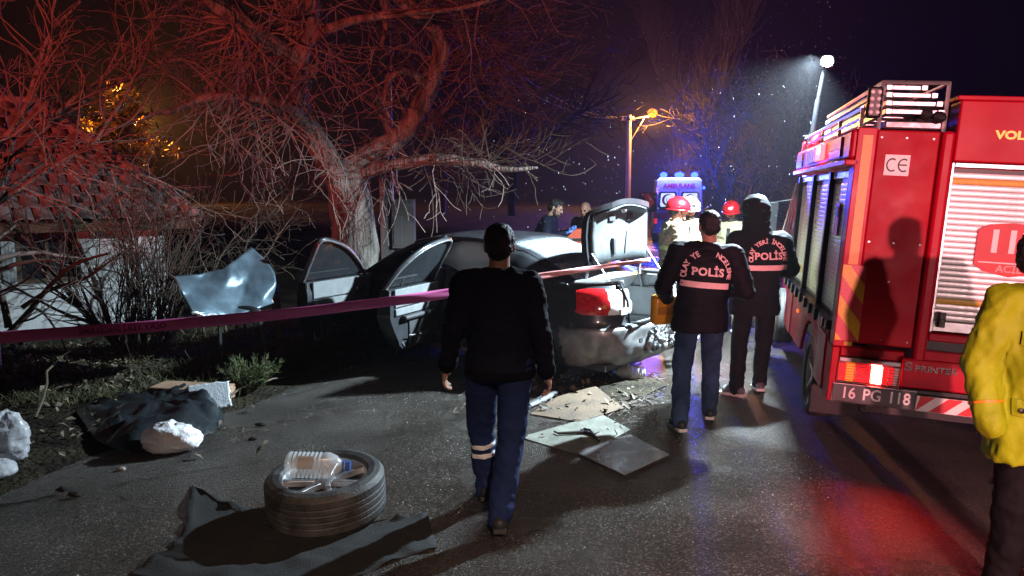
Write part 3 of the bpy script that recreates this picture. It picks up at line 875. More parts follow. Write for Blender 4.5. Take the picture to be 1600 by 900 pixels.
# boot: deck strips, gutter, tub
for s in (1, -1):
    dk = MB(); rows = []
    for k in range(17):
        x = -1.90 - 0.40 * k / 16
        yo = (wz(0.985) - 0.022 * max(0, abs(x) - 1) ** 2)
        if x < -1.88: yo = min(yo, yo - 0.40 + 0.40 * math.sqrt(max(0, 1 - ((-x - 1.88) / 0.425) ** 2)))
        yo = max(yo, 0.50)
        yi = min(0.60, yo - 0.012)
        bz = belt(x)
        rows.append([(x, s * yo, bz), (x, s * (yo * 0.6 + yi * 0.4), bz + 0.022), (x, s * yi, bz + 0.022), (x, s * (yi - 0.02), bz - 0.02), (x, s * (yi - 0.05), bz - 0.03)])
    dk.loft(rows if s < 0 else [r[::-1] for r in rows], False, False)
    dk.build('rear_deck_edge', M_paintd, car, 40).modifiers.new('s', 'SOLIDIFY').thickness = 0.006
tub = MB()
tub.add([(-1.9, 0.58, 1.0), (-1.9, -0.58, 1.0), (-1.45, 0.58, 0.46), (-1.45, -0.58, 0.46), (-2.36, 0.56, 0.46), (-2.36, -0.56, 0.46), (-2.30, 0.55, 1.0), (-2.30, -0.55, 1.0), (-2.36, 0.56, 0.63), (-2.36, -0.56, 0.63)],
        [(0, 1, 3, 2), (2, 3, 5, 4), (0, 2, 4, 8, 6), (1, 7, 9, 5, 3), (4, 5, 9, 8)])
tub.build('boot_tub', M_carpet, car, 0).modifiers.new('s', 'SOLIDIFY').thickness = 0.01
hb2 = MB()   # recessed hatch on the far side wall plus net bin
for s in (-1,):
    hb2.box(-2.10, -1.74, s * 0.548 - 0.006, s * 0.548 + 0.006, 0.55, 0.86)
hb2.build('boot_side_hatch', M_hatch, car, 30, 0.01)
rm_ = MB(); rm_.tube([(-2.13, -0.535, 0.53), (-2.13, -0.535, 0.88), (-1.71, -0.535, 0.88), (-1.71, -0.535, 0.53), (-2.13, -0.535, 0.53)], 0.012, 6)
rm_.build('hatch_rim', M_trim, car)
sea = MB(); sea.tube([(-1.92, 0.56, 1.03), (-2.30, 0.54, 1.02), (-2.38, 0.54, 0.86), (-2.41, 0.55, 0.655), (-2.44, 0.40, 0.64), (-2.45, 0, 0.64), (-2.44, -0.40, 0.64), (-2.41, -0.55, 0.655), (-2.38, -0.54, 0.86), (-2.30, -0.54, 1.02), (-1.92, -0.56, 1.03)], 0.014, 8)
sea.build('boot_seal', M_blackpl, car)
sl_ = MB(); sl_.box(-2.44, -2.35, -0.55, 0.55, 0.60, 0.632); sl_.build('boot_sill_plate', M_trim, car, 30, 0.008)

# lid (built closed, hinged at front edge, then opened)
lid = empty('boot_lid', (-1.93, 0, 1.19)); lid.parent = car; lid.rotation_euler = (0, R(92), 0); lid.scale = (1.20, 1.03, 1.3)
def lid_ring(inset, dz):
    rows = []
    prof = [(-0.0, 0.03), (-0.12, 0.04), (-0.24, 0.042), (-0.36, 0.035), (-0.43, 0.012), (-0.475, -0.015), (-0.50, -0.05), (-0.52, -0.085), (-0.535, -0.12)]
    for i, (x, z) in enumerate(prof):
        w = (0.585, 0.60, 0.605, 0.595, 0.575, 0.55, 0.51, 0.45, 0.36)[i] - inset
        nx = (0, 0, 0, 0, 0.25, 0.7, 1, 1, 1)[i]
        row = []
        for k in range(15):
            v = -1 + 2 * k / 14
            row.append((x + dz * nx + 0.035 * (v * v) * (1 if i > 4 else 0.3), v * w, z - 0.02 * v * v - dz * (1 - nx)))
        rows.append(row)
    return rows
b = MB(); b.loft(lid_ring(0, 0), False, False); b.loft([r[::-1] for r in lid_ring(0, 0.045)], False, False)
ro_, ri_ = lid_ring(0, 0), lid_ring(0, 0.045)
for e in (0, -1): b.loft([[r[e] for r in ro_], [r[e] for r in ri_]], False, False)
b.loft([ro_[0], ri_[0]], False, False); b.loft([ro_[-1], ri_[-1]], False, False)
b.build('lid_skin', M_paint, lid, 40)
b = MB(); b.loft([r[::-1] for r in lid_ring(0.06, 0.050)], False, False)
b.build('lid_lining', pm('lid_lining_felt', (0.085, 0.095, 0.10), 0.9, var=0.2, vs=9, bump=0.2, bs=90, spec=0.2), lid, 50).modifiers.new('s', 'SOLIDIFY').thickness = -0.012
for (x, y) in ((-0.37, -0.20), (-0.37, 0.16)):
    hb3 = MB(); hb3.box(x - 0.03, x + 0.03, y - 0.06, y + 0.06, -0.045, -0.018); hb3.build('grab_recess', M_trimd, lid, 30, 0.008)
hb3 = MB(); hb3.box(-0.20, -0.06, 0.10, 0.15, -0.05, -0.02); hb3.build('hinge_bracket', M_trimd, lid, 30, 0.008)
hb3 = MB(); hb3.tube([(-0.06, -0.10, -0.03), (-0.25, -0.16, -0.02)], 0.008, 6); hb3.build('lining_strap', M_trimd, lid)
hb3 = MB(); hb3.ell((-0.44, 0.0, -0.07), (0.03, 0.05, 0.025), 8, 6); hb3.build('lid_latch', M_steel, lid)
for s in (1, -1):
    h = MB(); h.tube([(-1.95, s * 0.52, 0.86), (-1.90, s * 0.53, 1.05), (-1.93, s * 0.54, 1.20)], 0.016, 8)
    h.build('lid_hinge', M_steel, car)
    h = MB(); h.tube([(-2.22, s * 0.545, 0.98), (-1.97, s * 0.55, 1.30)], 0.010, 8); h.build('gas_strut', M_alu, car)

# greenhouse
PROF = [(1.34, 0.93), (1.05, 1.10), (0.75, 1.26), (0.52, 1.355), (0.30, 1.41), (0.0, 1.445), (-0.30, 1.452), (-0.62, 1.445), (-0.98, 1.40), (-1.25, 1.325), (-1.52, 1.225), (-1.78, 1.11), (-1.96, 1.02)]
HWID = [0.76, 0.70, 0.645, 0.61, 0.60, 0.605, 0.605, 0.60, 0.59, 0.595, 0.615, 0.64, 0.66]
gp, gr = smooth_poly([Vector((x, z, 0)) for x, z in PROF], HWID, 4)
def gh(i, v):
    x, z = gp[i].x, gp[i].y; w = gr[i]
    bow = 0.10 if (x > 0.5 or x < -1.05) else 0.03
    return Vector((x + (bow if x < 0 else -bow) * v * v, v * w, z - 0.055 * v * v * (1 if -1.2 < x < 0.8 else 0.6)))
def gh_patch(i0, i1, v0, v1, off=0.0, nv=14):
    return [[gh(i, v0 + (v1 - v0) * k / nv) + Vector((0, 0, off)) for k in range(nv + 1)] for i in range(i0, i1 + 1)]
iW = min(range(len(gp)), key=lambda i: abs(gp[i].x - 0.50)); iR = min(range(len(gp)), key=lambda i: abs(gp[i].x + 0.98)); iE = len(gp) - 1
b = MB(); b.loft(gh_patch(iW, iR, -1, 1), False, False); b.build('roof', M_paint, car, 60).modifiers.new('s', 'SOLIDIFY').thickness = 0.03
b = MB(); b.loft(gh_patch(0, iW, -0.9, 0.9), False, False); b.build('windscreen', M_cglass, car, 60)
b = MB(); b.loft(gh_patch(iR, iE, -0.9, 0.9), False, False); b.build('rear_window', M_wetglass, car, 60).modifiers.new('s', 'SOLIDIFY').thickness = 0.008
b = MB(); b.loft([[Vector((-1.99, y, 1.015)), Vector((-1.80, y, 1.02))] for y in (-0.66, -0.3, 0.3, 0.66)], False, False); b.build('rear_scuttle', M_paint, car, 60)
for s in (1, -1):
    b = MB(); b.loft(gh_patch(0, iW, 0.9 * s, 1.0 * s, 0.004, 2), False, False); b.build('front_pillar', M_paint, car, 60)
    b = MB(); b.loft(gh_patch(iR, iE, 0.9 * s, 1.0 * s, 0.004, 2), False, False); b.build('rear_glass_surround', M_paint, car, 60)
    b = MB()
    # C pillar sail, from roof edge to belt
    rows = []
    for i in range(iR, iE + 1):
        a = gh(i, s); bx = a.x + 0.02; c = Vector((bx - 0.05, s * 0.845, belt(bx)))
        rows.append([a.lerp(c, k / 6) + Vector((0, s * 0.03 * math.sin(math.pi * k / 6), 0)) for k in range(7)])
    b.loft(rows, False, False)
    b.build('rear_pillar', M_paint, car, 60).modifiers.new('s', 'SOLIDIFY').thickness = 0.02 * s
    # cant rail, A pillar, B pillar
    b = MB(); b.tube([gh(i, s) + Vector((0, 0.004 * s, -0.014)) for i in range(0, iR + 1)], 0.028, 8); b.build('cant_rail', M_paint, car)
    b = MB(); b.tube([(-0.04, s * 0.855, 0.28), (-0.04, s * 0.86, 0.92), (-0.05, s * 0.62, 1.40)], [0.055, 0.05, 0.04], 8); b.build('door_post', M_trimd, car)
    b = MB(); b.tube([(-0.66, s * 0.60, 1.37), (-0.92, s * 0.70, 1.20), (-1.02, s * 0.845, 0.96)], 0.012, 6); b.build('window_trim', M_chrome, car)
# right side glass
rows = [[gh(i, -1).lerp(Vector((gh(i, -1).x, -0.85, belt(gh(i, -1).x))), k / 4) for k in range(5)] for i in range(4, iR + 1)]
b = MB(); b.loft(rows, False, False); b.build('side_window', M_cglass, car, 60)
# floor pan, firewall, interior
b = MB(); b.box(-2.3, 1.2, -0.80, 0.80, 0.20, 0.26); b.box(1.12, 1.2, -0.78, 0.78, 0.26, 0.95); b.build('floor_pan', M_trimd, car, 0)
b = MB(); b.box(0.75, 1.14, -0.74, 0.74, 0.62, 0.90); b.build('dashboard', M_trimd, car, 30, 0.06, 4)
b = MB(); b.lathe([(0.17 + 0.016 * math.cos(a), 0.016 * math.sin(a)) for a in [2 * math.pi * k / 8 for k in range(9)]], 24, 0, T(0.60, 0.36, 0.88) @ Matrix.Rotation(R(65), 4, 'Y'))
b.build('steering_wheel', M_blackpl, car)
for s in (1, -1):
    st = empty('front_seat', (0.10, 0.36 * s, 0)); st.parent = car
    b = MB(); b.box(-0.05, 0.48, -0.25, 0.25, 0.38, 0.54); b.build('cushion', M_trimd, st, 40, 0.07, 4)
    b = MB(); b.box(-0.10, 0.06, -0.24, 0.24, 0.52, 1.06, 0, Matrix.Rotation(R(-9), 4, 'Y')); b.build('seat_back', M_trimd, st, 40, 0.07, 4)
    b = MB(); b.box(-0.26, -0.15, -0.13, 0.13, 1.12, 1.30); b.build('headrest', M_trim, st, 40, 0.05, 4)
b = MB(); b.box(-0.98, -0.45, -0.70, 0.70, 0.36, 0.56); b.box(-1.20, -0.98, -0.70, 0.70, 0.50, 1.08); b.build('rear_seat', M_trim, car, 40, 0.07, 4)
for s, x0 in ((1, -0.45), (-1, -0.35)):
    b = MB()
    rings = []
    for i in range(14):
        f = i / 13; x = x0 - 0.30 + 0.75 * f; h = 0.10 + 0.08 * math.sin(math.pi * f) + 0.03 * noise.noise((f * 9, s, 0))
        rings.append([(x, s * (0.57 + 0.075 * math.cos(a) + 0.02 * noise.noise((x * 9, a, s))), 1.20 - 0.02 * f + h * math.sin(a) + 0.02 * noise.noise((x * 7, a * 2, 3))) for a in [2 * math.pi * k / 14 for k in range(14)]])
    b.loft(rings); b.build('curtain_airbag', M_airbag, car, 60)
b = MB(); b.ell((0.48, 0.36, 0.92), (0.12, 0.20, 0.20), 16, 12); b.v = [v + Vector((0.03 * noise.noise(v * 8), 0.03 * noise.noise(v * 8 + Vector((5, 0, 0))), 0)) for v in b.v]
b.build('driver_airbag', M_airbag, car, 60)
# smashed engine bay
eb = MB()
for k in range(26):
    c = Vector((rnd.uniform(1.25, 1.85), rnd.uniform(-0.6, 0.6), rnd.uniform(0.45, 0.92))); s_ = rnd.uniform(0.05, 0.16)
    eb.box(-s_, s_, -s_ * 0.7, s_ * 0.7, -s_ * 0.5, s_ * 0.5, 0, T(*c) @ Matrix.Rotation(rnd.uniform(0, 3), 4, Vector((rnd.random(), rnd.random(), rnd.random()))))
eb.build('crushed_engine', M_trimd, car, 30, 0.01)


def wheel(parent, loc, rot, rr=0.325, w=0.215, spokes=7, detail=1.0, name='wheel'):
    """axis along local Z, outer face +Z"""
    wo = empty(name, loc); wo.parent = parent; wo.rotation_euler = rot
    h = w / 2
    prof = [(rr * 0.70, h * 0.80), (rr * 0.74, h * 0.98), (rr * 0.84, h * 1.04), (rr * 0.93, h * 0.97), (rr * 0.985, h * 0.78)]
    tread = []
    for k, z in enumerate(np.linspace(h * 0.74, -h * 0.74, 29)):
        groove = 1 if (k in (6, 11, 17, 22)) else 0
        tread.append((rr - 0.0035 * groove - 0.004 * (z / h) ** 2, float(z)))
    prof = prof + tread + [(rr * 0.985, -h * 0.78), (rr * 0.93, -h * 0.97), (rr * 0.84, -h * 1.04), (rr * 0.72, -h * 0.9)]
    MB().lathe(prof, 64).build('tyre', M_tyre, wo, 25)
    ri = rr * 0.73
    b = MB()
    b.lathe([(ri, -h * 0.88), (ri * 0.93, -h * 0.7), (ri * 0.90, h * 0.35), (ri * 0.94, h * 0.72), (ri * 1.0, h * 0.90), (ri * 1.015, h * 0.84)], 48)
    b.build('rim', M_rim, wo, 40)
    b = MB(); b.lathe([(0.0, h * 0.10), (ri * 0.9, h * 0.10)], 32); b.lathe([(0.0, h * 0.12), (ri * 0.62, h * 0.12), (ri * 0.62, h * 0.2), (0.0, h * 0.2)], 32)
    b.build('brake_backing', M_trimd, wo)
    for k in range(spokes):
        a = 2 * math.pi * k / spokes + 0.2
        b = MB()
        sec = []
        for (r_, z_, wd) in ((ri * 0.16, h * 0.62, 0.026), (ri * 0.45, h * 0.66, 0.020), (ri * 0.75, h * 0.70, 0.019), (ri * 0.95, h * 0.74, 0.028)):
            sec.append([(r_, -wd, z_ - 0.035), (r_, wd, z_ - 0.035), (r_, wd * 0.75, z_), (r_, -wd * 0.75, z_)])
        b.loft(sec, True, True, 0, Matrix.Rotation(a, 4, 'Z')); b.build('spoke', M_rim, wo, 30, 0.004)
    MB().lathe([(0.0, h * 0.70), (0.045, h * 0.68), (0.062, h * 0.6), (0.065, h * 0.45)], 20).build('hub_cap', M_rim, wo, 40)
    return wo


M_tyre = pm('tyre_rubber', (0.020, 0.021, 0.022), 0.62, var=0.4, vs=9, bump=0.25, bs=70, col2=(0.055, 0.056, 0.056))
M_rim = pm('alloy_rim', (0.42, 0.42, 0.43), 0.38, 0.8, 0.3, 9, rvar=0.12)
wheel(car, (-1.42, 0.775, 0.325), (-math.pi / 2, 0, 0), name='rear_wheel')
wheel(car, (-1.42, -0.775, 0.325), (math.pi / 2, 0, 0), name='rear_wheel')
wheel(car, (1.36, -0.775, 0.30), (math.pi / 2, 0, 0.15), name='front_wheel')
for x in (-1.42, 1.40):
    for s in (1, -1):
        wl = MB(); wl.lathe([(WR, 0.0), (WR, -0.30), (0.0, -0.30)], 28, 0, T(x, s * 0.86, 0.32) @ Matrix.Rotation(-s * math.pi / 2, 4, 'X'))
        wl.build('wheel_arch_liner', M_blackpl, car, 40)


def car_door(hx, length, x_bot, win, ang, kind):
    d = empty('front_door' if kind else 'rear_door', (hx, 0.86, 0)); d.parent = car; d.rotation_euler = (0, 0, R(ang))
    # closed pose: extends along -X from the hinge; outer face +Y
    zs = [0.27 + (0.93 - 0.27) * k / 11 for k in range(12)]
    def xe(z): return -(length if z > 0.62 else x_bot + (length - x_bot) * max(0, (z - 0.27) / 0.35) ** 0.7)
    rows_o, rows_i = [], []
    for z in zs:
        yo = wz(z) - 0.86; yi = -0.085
        rows_o.append([(xe(z) * k / 8, yo, z) for k in range(9)]); rows_i.append([(xe(z) * k / 8, yi - (0.02 if 0.35 < z < 0.85 else 0), z) for k in range(9)])
    b = MB(); b.loft(rows_o, False, False); b.loft([r[::-1] for r in rows_i], False, False)
    for e in (0, -1): b.loft([[r[e] for r in rows_o], [r[e] for r in rows_i]], False, False)
    b.loft([rows_o[0], rows_i[0]], False, False); b.loft([rows_o[-1], rows_i[-1]], False, False)
    b.build('door_shell', M_paint, d, 40)
    # inner trim on the inside (-Y)
    y1 = -0.108
    b = MB(); b.box(-length * 0.93, -length * 0.07, y1 - 0.016, y1 + 0.01, 0.74, 0.925); b.build('upper_trim', M_trim, d, 30, 0.008)
    b = MB(); b.box(-length * 0.93, -length * 0.10, y1 - 0.022, y1 + 0.01, 0.655, 0.728); b.build('lower_trim', M_trim, d, 30, 0.008)
    b = MB(); b.box(-length * 0.82, -length * 0.22, y1 - 0.075, y1, 0.60, 0.648); b.build('armrest', M_trimd, d, 30, 0.02, 3)
    b = MB(); b.box(-x_bot * 0.92, -length * 0.10, y1 - 0.020, y1 + 0.01, 0.31, 0.59); b.build('lower_panel', M_trimd, d, 30, 0.012)
    b = MB(); b.box(-x_bot * 0.85, -length * 0.30, y1 - 0.055, y1 - 0.02, 0.32, 0.44); b.build('door_pocket', M_trimd, d, 30, 0.02, 3)
    b = MB(); b.tube([(-length * 0.75, y1 - 0.055, 0.44), (-x_bot * 0.60, y1 - 0.058, 0.40), (-length * 0.32, y1 - 0.055, 0.45)], 0.006, 6); b.build('pocket_edge', M_steel, d)
    b = MB(); b.box(-length * 0.30, -length * 0.16, y1 - 0.035, y1 - 0.01, 0.76, 0.80); b.build('inner_handle', M_chrome, d, 30, 0.008)
    b = MB(); b.box(-length * 0.97, -length * 0.80, wz(0.8) - 0.855, wz(0.8) - 0.82, 0.76, 0.80); b.build('outer_handle', M_paint, d, 30, 0.01)
    # window frame
    fr = [Vector((x, -0.02 - 0.245 * (z - 0.93) / 0.45, z)) for x, z in win]
    pts, rad = smooth_poly(fr, [0.022] * len(fr), 4)
    b = MB(); b.tube(pts, 0.023, 8); b.build('window_frame', M_paint, d, 60)
    b = MB(); b.tube([q + Vector((0, -0.022, -0.012)) for q in pts], 0.012, 6); b.build('frame_seal', M_alu, d, 60)
    gl = MB(); gl.add([tuple(q) for q in pts], [tuple(range(len(pts)))]); gl.build('door_glass', M_cglass, d, 0)
    # rubber seal round the shell edge
    b = MB(); b.tube([(-length * 0.985, -0.09, 0.92), (-length * 0.985, -0.09, 0.64), (-x_bot * 0.97, -0.09, 0.29), (-0.03, -0.09, 0.29), (-0.02, -0.09, 0.92)], 0.011, 6); b.build('door_seal', M_steel, d)
    return d


fd = car_door(1.06, 1.10, 1.02, [(-0.06, 0.94), (-0.28, 1.11), (-0.55, 1.27), (-0.80, 1.36), (-1.05, 1.39), (-1.085, 1.20), (-1.09, 0.94)], -80, True)
mi = MB(); mi.ell((-0.10, 0.16, 1.0), (0.06, 0.11, 0.07), 12, 8); mi.tube([(-0.10, 0.02, 0.95), (-0.10, 0.10, 0.98)], 0.02, 6); mi.build('wing_mirror', M_paint, fd)
rd = car_door(-0.06, 0.98, 0.72, [(-0.02, 0.94), (-0.03, 1.20), (-0.05, 1.385), (-0.35, 1.37), (-0.62, 1.29), (-0.86, 1.12), (-0.965, 0.94)], -76, False)
MB().tube([(-0.62, -0.15, 1.29), (-0.64, -0.09, 1.10), (-0.66, -0.03, 0.94)], 0.014, 6).build('quarter_light_bar', M_trimd, rd)

# ------------------------------------------------------------ crumpled bonnet hanging on the verge
M_hood = pm('lit_hood_paint', (0.13, 0.19, 0.235), 0.34, 0.35, 0.3, 4, coat=0.5, rvar=0.10)  # dark car paint with the flood's bluish brightness put into its colour
hd = P(352, 445, 7.6)
bon = empty('torn_bonnet', (hd.x, hd.y, 0.0), 0, 'crumpled torn off car bonnet standing on the verge beside the open front door', 'car bonnet')
NXb, NYb = 44, 26; rows = []
outl = [(270, 433), (300, 490), (352, 492), (424, 480), (436, 446), (414, 412), (392, 387), (346, 422)]
def bonnet_pt(u, v, off=0):
    # bilinear patch between a folded lower edge and a creased upper edge
    top = np.array([[270, 433], [310, 429], [346, 421], [370, 405], [392, 387]]); bot = np.array([[300, 489], [330, 493], [368, 494], [405, 482], [427, 474]])
    def at(c):
        f = u * 4; a = min(int(f), 3); t = f - a; return c[a] * (1 - t) + c[a + 1] * t
    q = at(top) * (1 - v) + at(bot) * v
    q[0] += 26 * max(0, u - 0.78) / 0.22 * math.sin(math.pi * min(1, v * 1.1)) * 0.8
    d = 7.6 - 0.40 * v + 0.85 * (u - 0.5)
    crease = 0.16 * abs(((u * 1.0 + v * 0.55) * 1.5) % 1 - 0.5) + 0.13 * abs(((u - 0.7 * v) * 1.15 + 0.3) % 1 - 0.5) + 0.025 * noise.noise((u * 4, v * 4, 0)) + 0.006 * noise.noise((u * 14, v * 12, 4))
    return P(q[0], q[1], d - crease + off) - Vector((hd.x, hd.y, 0))
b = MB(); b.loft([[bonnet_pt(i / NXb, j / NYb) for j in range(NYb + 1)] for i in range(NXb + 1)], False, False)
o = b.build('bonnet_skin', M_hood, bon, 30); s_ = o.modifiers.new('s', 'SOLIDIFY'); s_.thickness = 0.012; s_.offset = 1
b = MB(); b.tube([bonnet_pt(u, 1.0) + Vector((0, -0.01, 0.012 * math.sin(u * 30))) for u in np.linspace(0, 0.62, 14)], 0.016, 6); b.build('bent_edge', M_alu, bon)
b = MB(); c0 = bonnet_pt(0.55, 0.93); b.ell((c0.x + 0.05, c0.y + 0.05, c0.z - 0.02), (0.16, 0.04, 0.07), 14, 8); b.build('torn_hole', M_black, bon)
b = MB(); q = bonnet_pt(0.5, 0.6)
b.tube([(q.x - 0.2, q.y + 0.2, 0.0), (q.x - 0.18, q.y + 0.16, q.z)], 0.02, 6); b.tube([(q.x + 0.25, q.y + 0.25, 0.0), (q.x + 0.2, q.y + 0.2, q.z)], 0.02, 6); b.build('bent_brace', M_trimd, bon)

# wooden stake
q = G(440, 565); sb = MB(); sb.box(-0.04, 0.04, -0.035, 0.035, -0.05, 0.85, 0, Matrix.Rotation(R(-3), 4, 'Y')); sb.box(-0.02, 0.10, -0.03, 0.035, 0.0, 0.28)
o = sb.build('wooden_stake', M_wood, None, 30, 0.006); o.location = (q.x, q.y, 0.02); tag(o, 'short weathered wooden stake standing on the verge before the open front door', 'stake')
q = G(-4, 585); sb = MB(); sb.tube([(0, 0, -0.05), (0.02, 0, 0.4), (0.03, 0.01, 0.78)], [0.04, 0.035, 0.03], 8)
o = sb.build('wooden_stake', pm('pale_post', (0.5, 0.5, 0.48), 0.7), None, 30); o.location = (q.x, q.y, 0); tag(o, 'pale post at the frame edge that carries the end of the pink tape', 'stake')

# ================================================================== FIRE ENGINE
M_red = pm('fire_red_paint', (0.48, 0.004, 0.022), 0.40, var=0.12, vs=2, coat=0.12, rvar=0.08, spec=0.22)
M_red2 = pm('fire_red_panel', (0.42, 0.004, 0.018), 0.5, var=0.14, vs=3, bump=0.05, bs=3, coat=0.06, rvar=0.10, spec=0.22)
M_slat = pm('shutter_aluminium', (0.70, 0.70, 0.69), 0.36, 0.35, 0.08, 20, rvar=0.06)
M_slats = pm('shutter_aluminium_side', (0.66, 0.66, 0.67), 0.32, 0.55, 0.10, 12, rvar=0.08)
M_orange = pm('orange_reflective', (0.75, 0.28, 0.02), 0.4, var=0.12, vs=60)
M_yellow = pm('yellow_reflective', (0.72, 0.45, 0.03), 0.4, var=0.10, vs=60)
M_pinkred = pm('red_reflective', (0.60, 0.06, 0.09), 0.4, var=0.10, vs=60)
M_whiteref = pm('white_reflective', (0.82, 0.80, 0.78), 0.4, var=0.06, vs=60)
M_plate = pm('plate_white', (0.05, 0.065, 0.065), 0.4, var=0.1)
M_ink = pm('black_print', (0.02, 0.02, 0.022), 0.5)
M_redprint = pm('red_print', (0.62, 0.02, 0.03), 0.45, var=0.1)
M_gold = pm('gold_lettering', (0.75, 0.50, 0.10), 0.35, 0.3)
M_brake = pm('lit_brake_lens', (0.9, 0.1, 0.08), 0.3, emit=(1.0, 0.05, 0.04), es=110)
M_brake2 = pm('dim_red_lens', (0.7, 0.02, 0.02), 0.2, var=0.3, vs=30, coat=0.5, emit=(1.0, 0.02, 0.03), es=0.7)
M_amber = pm('lit_amber_lens', (0.8, 0.25, 0.03), 0.3, emit=(1.0, 0.16, 0.008), es=1.1)
TY = math.atan2(-0.256, 0.967)
eng = empty('fire_engine', (2.17, 5.0, 0.02), 0, 'red fire engine with roller shutters and ladders, parked tail towards the camera', 'fire engine')
eng.rotation_euler = (Matrix.Rotation(TY, 4, 'Z') @ Matrix.Rotation(R(3.2), 4, 'Y')).to_euler()
TW = 2.08

def part(b, name, mat, bevel=0.006, smooth=35, parent=None): return b.build(name, mat, parent or eng, smooth, bevel)

# body shell: left pillar panel, roof, floor etc. butted together
b = MB(); b.box(0.0, 0.12, 0.0, 0.14, 0.83, 2.31); b.box(0.03, 0.06, 0.14, 3.1, 2.04, 2.31); b.box(0.06, TW - 0.06, 0.12, 3.1, 2.05, 2.28)
part(b, 'corner_body', M_red)
b = MB(); b.box(0.04, 0.10, 0.14, 3.1, 0.98, 2.04); part(b, 'side_backing', M_blackpl, 0)
b = MB(); b.box(0.12, 0.50, 0.012, 0.16, 0.86, 2.30); part(b, 'rear_panel', M_red2, 0.012)
for (x, z) in ((0.15, 2.25), (0.30, 2.25), (0.46, 2.25), (0.15, 1.56), (0.30, 1.56), (0.46, 1.56), (0.30, 0.90), (0.46, 0.90), (0.30, 1.3)):
    b = MB(); b.lathe([(0, 0), (0.007, 0), (0.007, 0.004), (0, 0.004)], 8, 0, T(x, 0.012, z) @ Matrix.Rotation(math.pi / 2, 4, 'X'))
    part(b, 'rivet', M_steel, 0)
b = MB(); b.box(0.50, 0.575, -0.035, 0.16, 0.78, 2.30); part(b, 'rear_pillar', M_red, 0.02)
b = MB(); b.box(0.58, TW - 0.58, -0.02, 0.20, 2.11, 2.50); part(b, 'rear_header', M_red, 0.012)
b = MB(); b.box(0.565, TW - 0.565, 0.0, 1.2, 2.50, 2.53); part(b, 'header_cap', M_red, 0.006)
b = MB(); b.box(TW - 0.575, TW - 0.50, -0.035, 0.16, 0.78, 2.30); part(b, 'rear_pillar', M_red, 0.02)
b = MB(); b.box(TW - 0.50, TW, 0.012, 0.16, 0.86, 2.30); b.box(TW - 0.06, TW, 0.16, 3.1, 0.86, 2.30); part(b, 'far_side_panel', M_red2, 0.01)
b = MB(); b.box(0.576, 0.595, -0.02, 0.02, 0.99, 2.105); b.box(TW - 0.595, TW - 0.576, -0.02, 0.02, 0.99, 2.105); b.box(0.595, TW - 0.595, -0.02, 0.02, 2.075, 2.105)
part(b, 'shutter_frame', M_alu, 0.004)
# roller shutter slats, one by one
def slat_mesh(length, axis):
    prof = [(0.0, 0.0), (-0.006, 0.003), (-0.009, 0.012), (-0.009, 0.025), (-0.006, 0.034), (0.0, 0.0365)]
    b = MB()
    prof = [(d * (0.13 if axis == 'y' else 0.55), z) for d, z in prof]
    if axis == 'x': rings = [[(x, d, z) for d, z in prof] for x in (0, length)]
    else: rings = [[(d, y, z) for d, z in prof] for y in (0, length)]
    b.loft(rings); return b
def slats(x, y, z0, z1, length, axis, mat, bands):
    me = {}
    n = int((z1 - z0) / 0.0375)
    for k in range(n):
        m = bands.get(k, mat)
        if m.name not in me:
            o = slat_mesh(length, axis).build('shutter_slat', m, eng, 30); me[m.name] = o.data
        else:
            o = bpy.data.objects.new('shutter_slat', me[m.name]); COL.objects.link(o); o.parent = eng
        o.location = (x, y, z0 + k * 0.0375)
slats(0.597, 0.012, 1.07, 2.075, TW - 1.194, 'x', M_slat, {3: M_yellow, 24: M_yellow})
b = MB(); b.box(0.597, TW - 0.597, -0.004, 0.02, 0.995, 1.068); part(b, 'shutter_bottom_bar', M_alu)
b = MB(); b.box(0.60, TW - 0.60, 0.03, 0.05, 1.0, 2.07); part(b, 'shutter_backing', M_blackpl, 0)
b = MB(); b.box(0.62, 0.66, -0.045, -0.01, 1.03, 1.13); b.box(0.625, 0.655, -0.05, -0.04, 1.06, 1.09); part(b, 'shutter_catch', M_blackpl, 0.004)
BAYS = [(0.16, 0.96), (1.04, 1.94), (2.02, 3.00)]
for k, (y0, y1) in enumerate(BAYS):
    slats(0.0385, y0 + 0.02, 1.01, 1.98, y1 - y0 - 0.04, 'y', M_slats, {2: M_yellow, 3: M_yellow} if k == 2 else {})
    b = MB(); b.box(0.022, 0.05, y0 + 0.02, y1 - 0.02, 1.985, 2.035); part(b, 'shutter_roller_cover', M_alu)
for y in (0.15, 1.0, 1.98, 3.05):
    b = MB(); b.box(0.0, 0.05, y - 0.035 if y > 0.2 else 0.142, y + 0.035 if y > 0.2 else 0.178, 0.98, 2.04)
    part(b, 'shutter_post', M_blackpl, 0.004)
b = MB(); b.box(0.020, 0.028, 0.50, 0.66, 1.56, 1.80); part(b, 'side_notice', M_redprint, 0)
b = MB(); b.box(0.016, 0.020, 0.53, 0.63, 1.70, 1.78); part(b, 'side_notice_print', M_ink, 0)
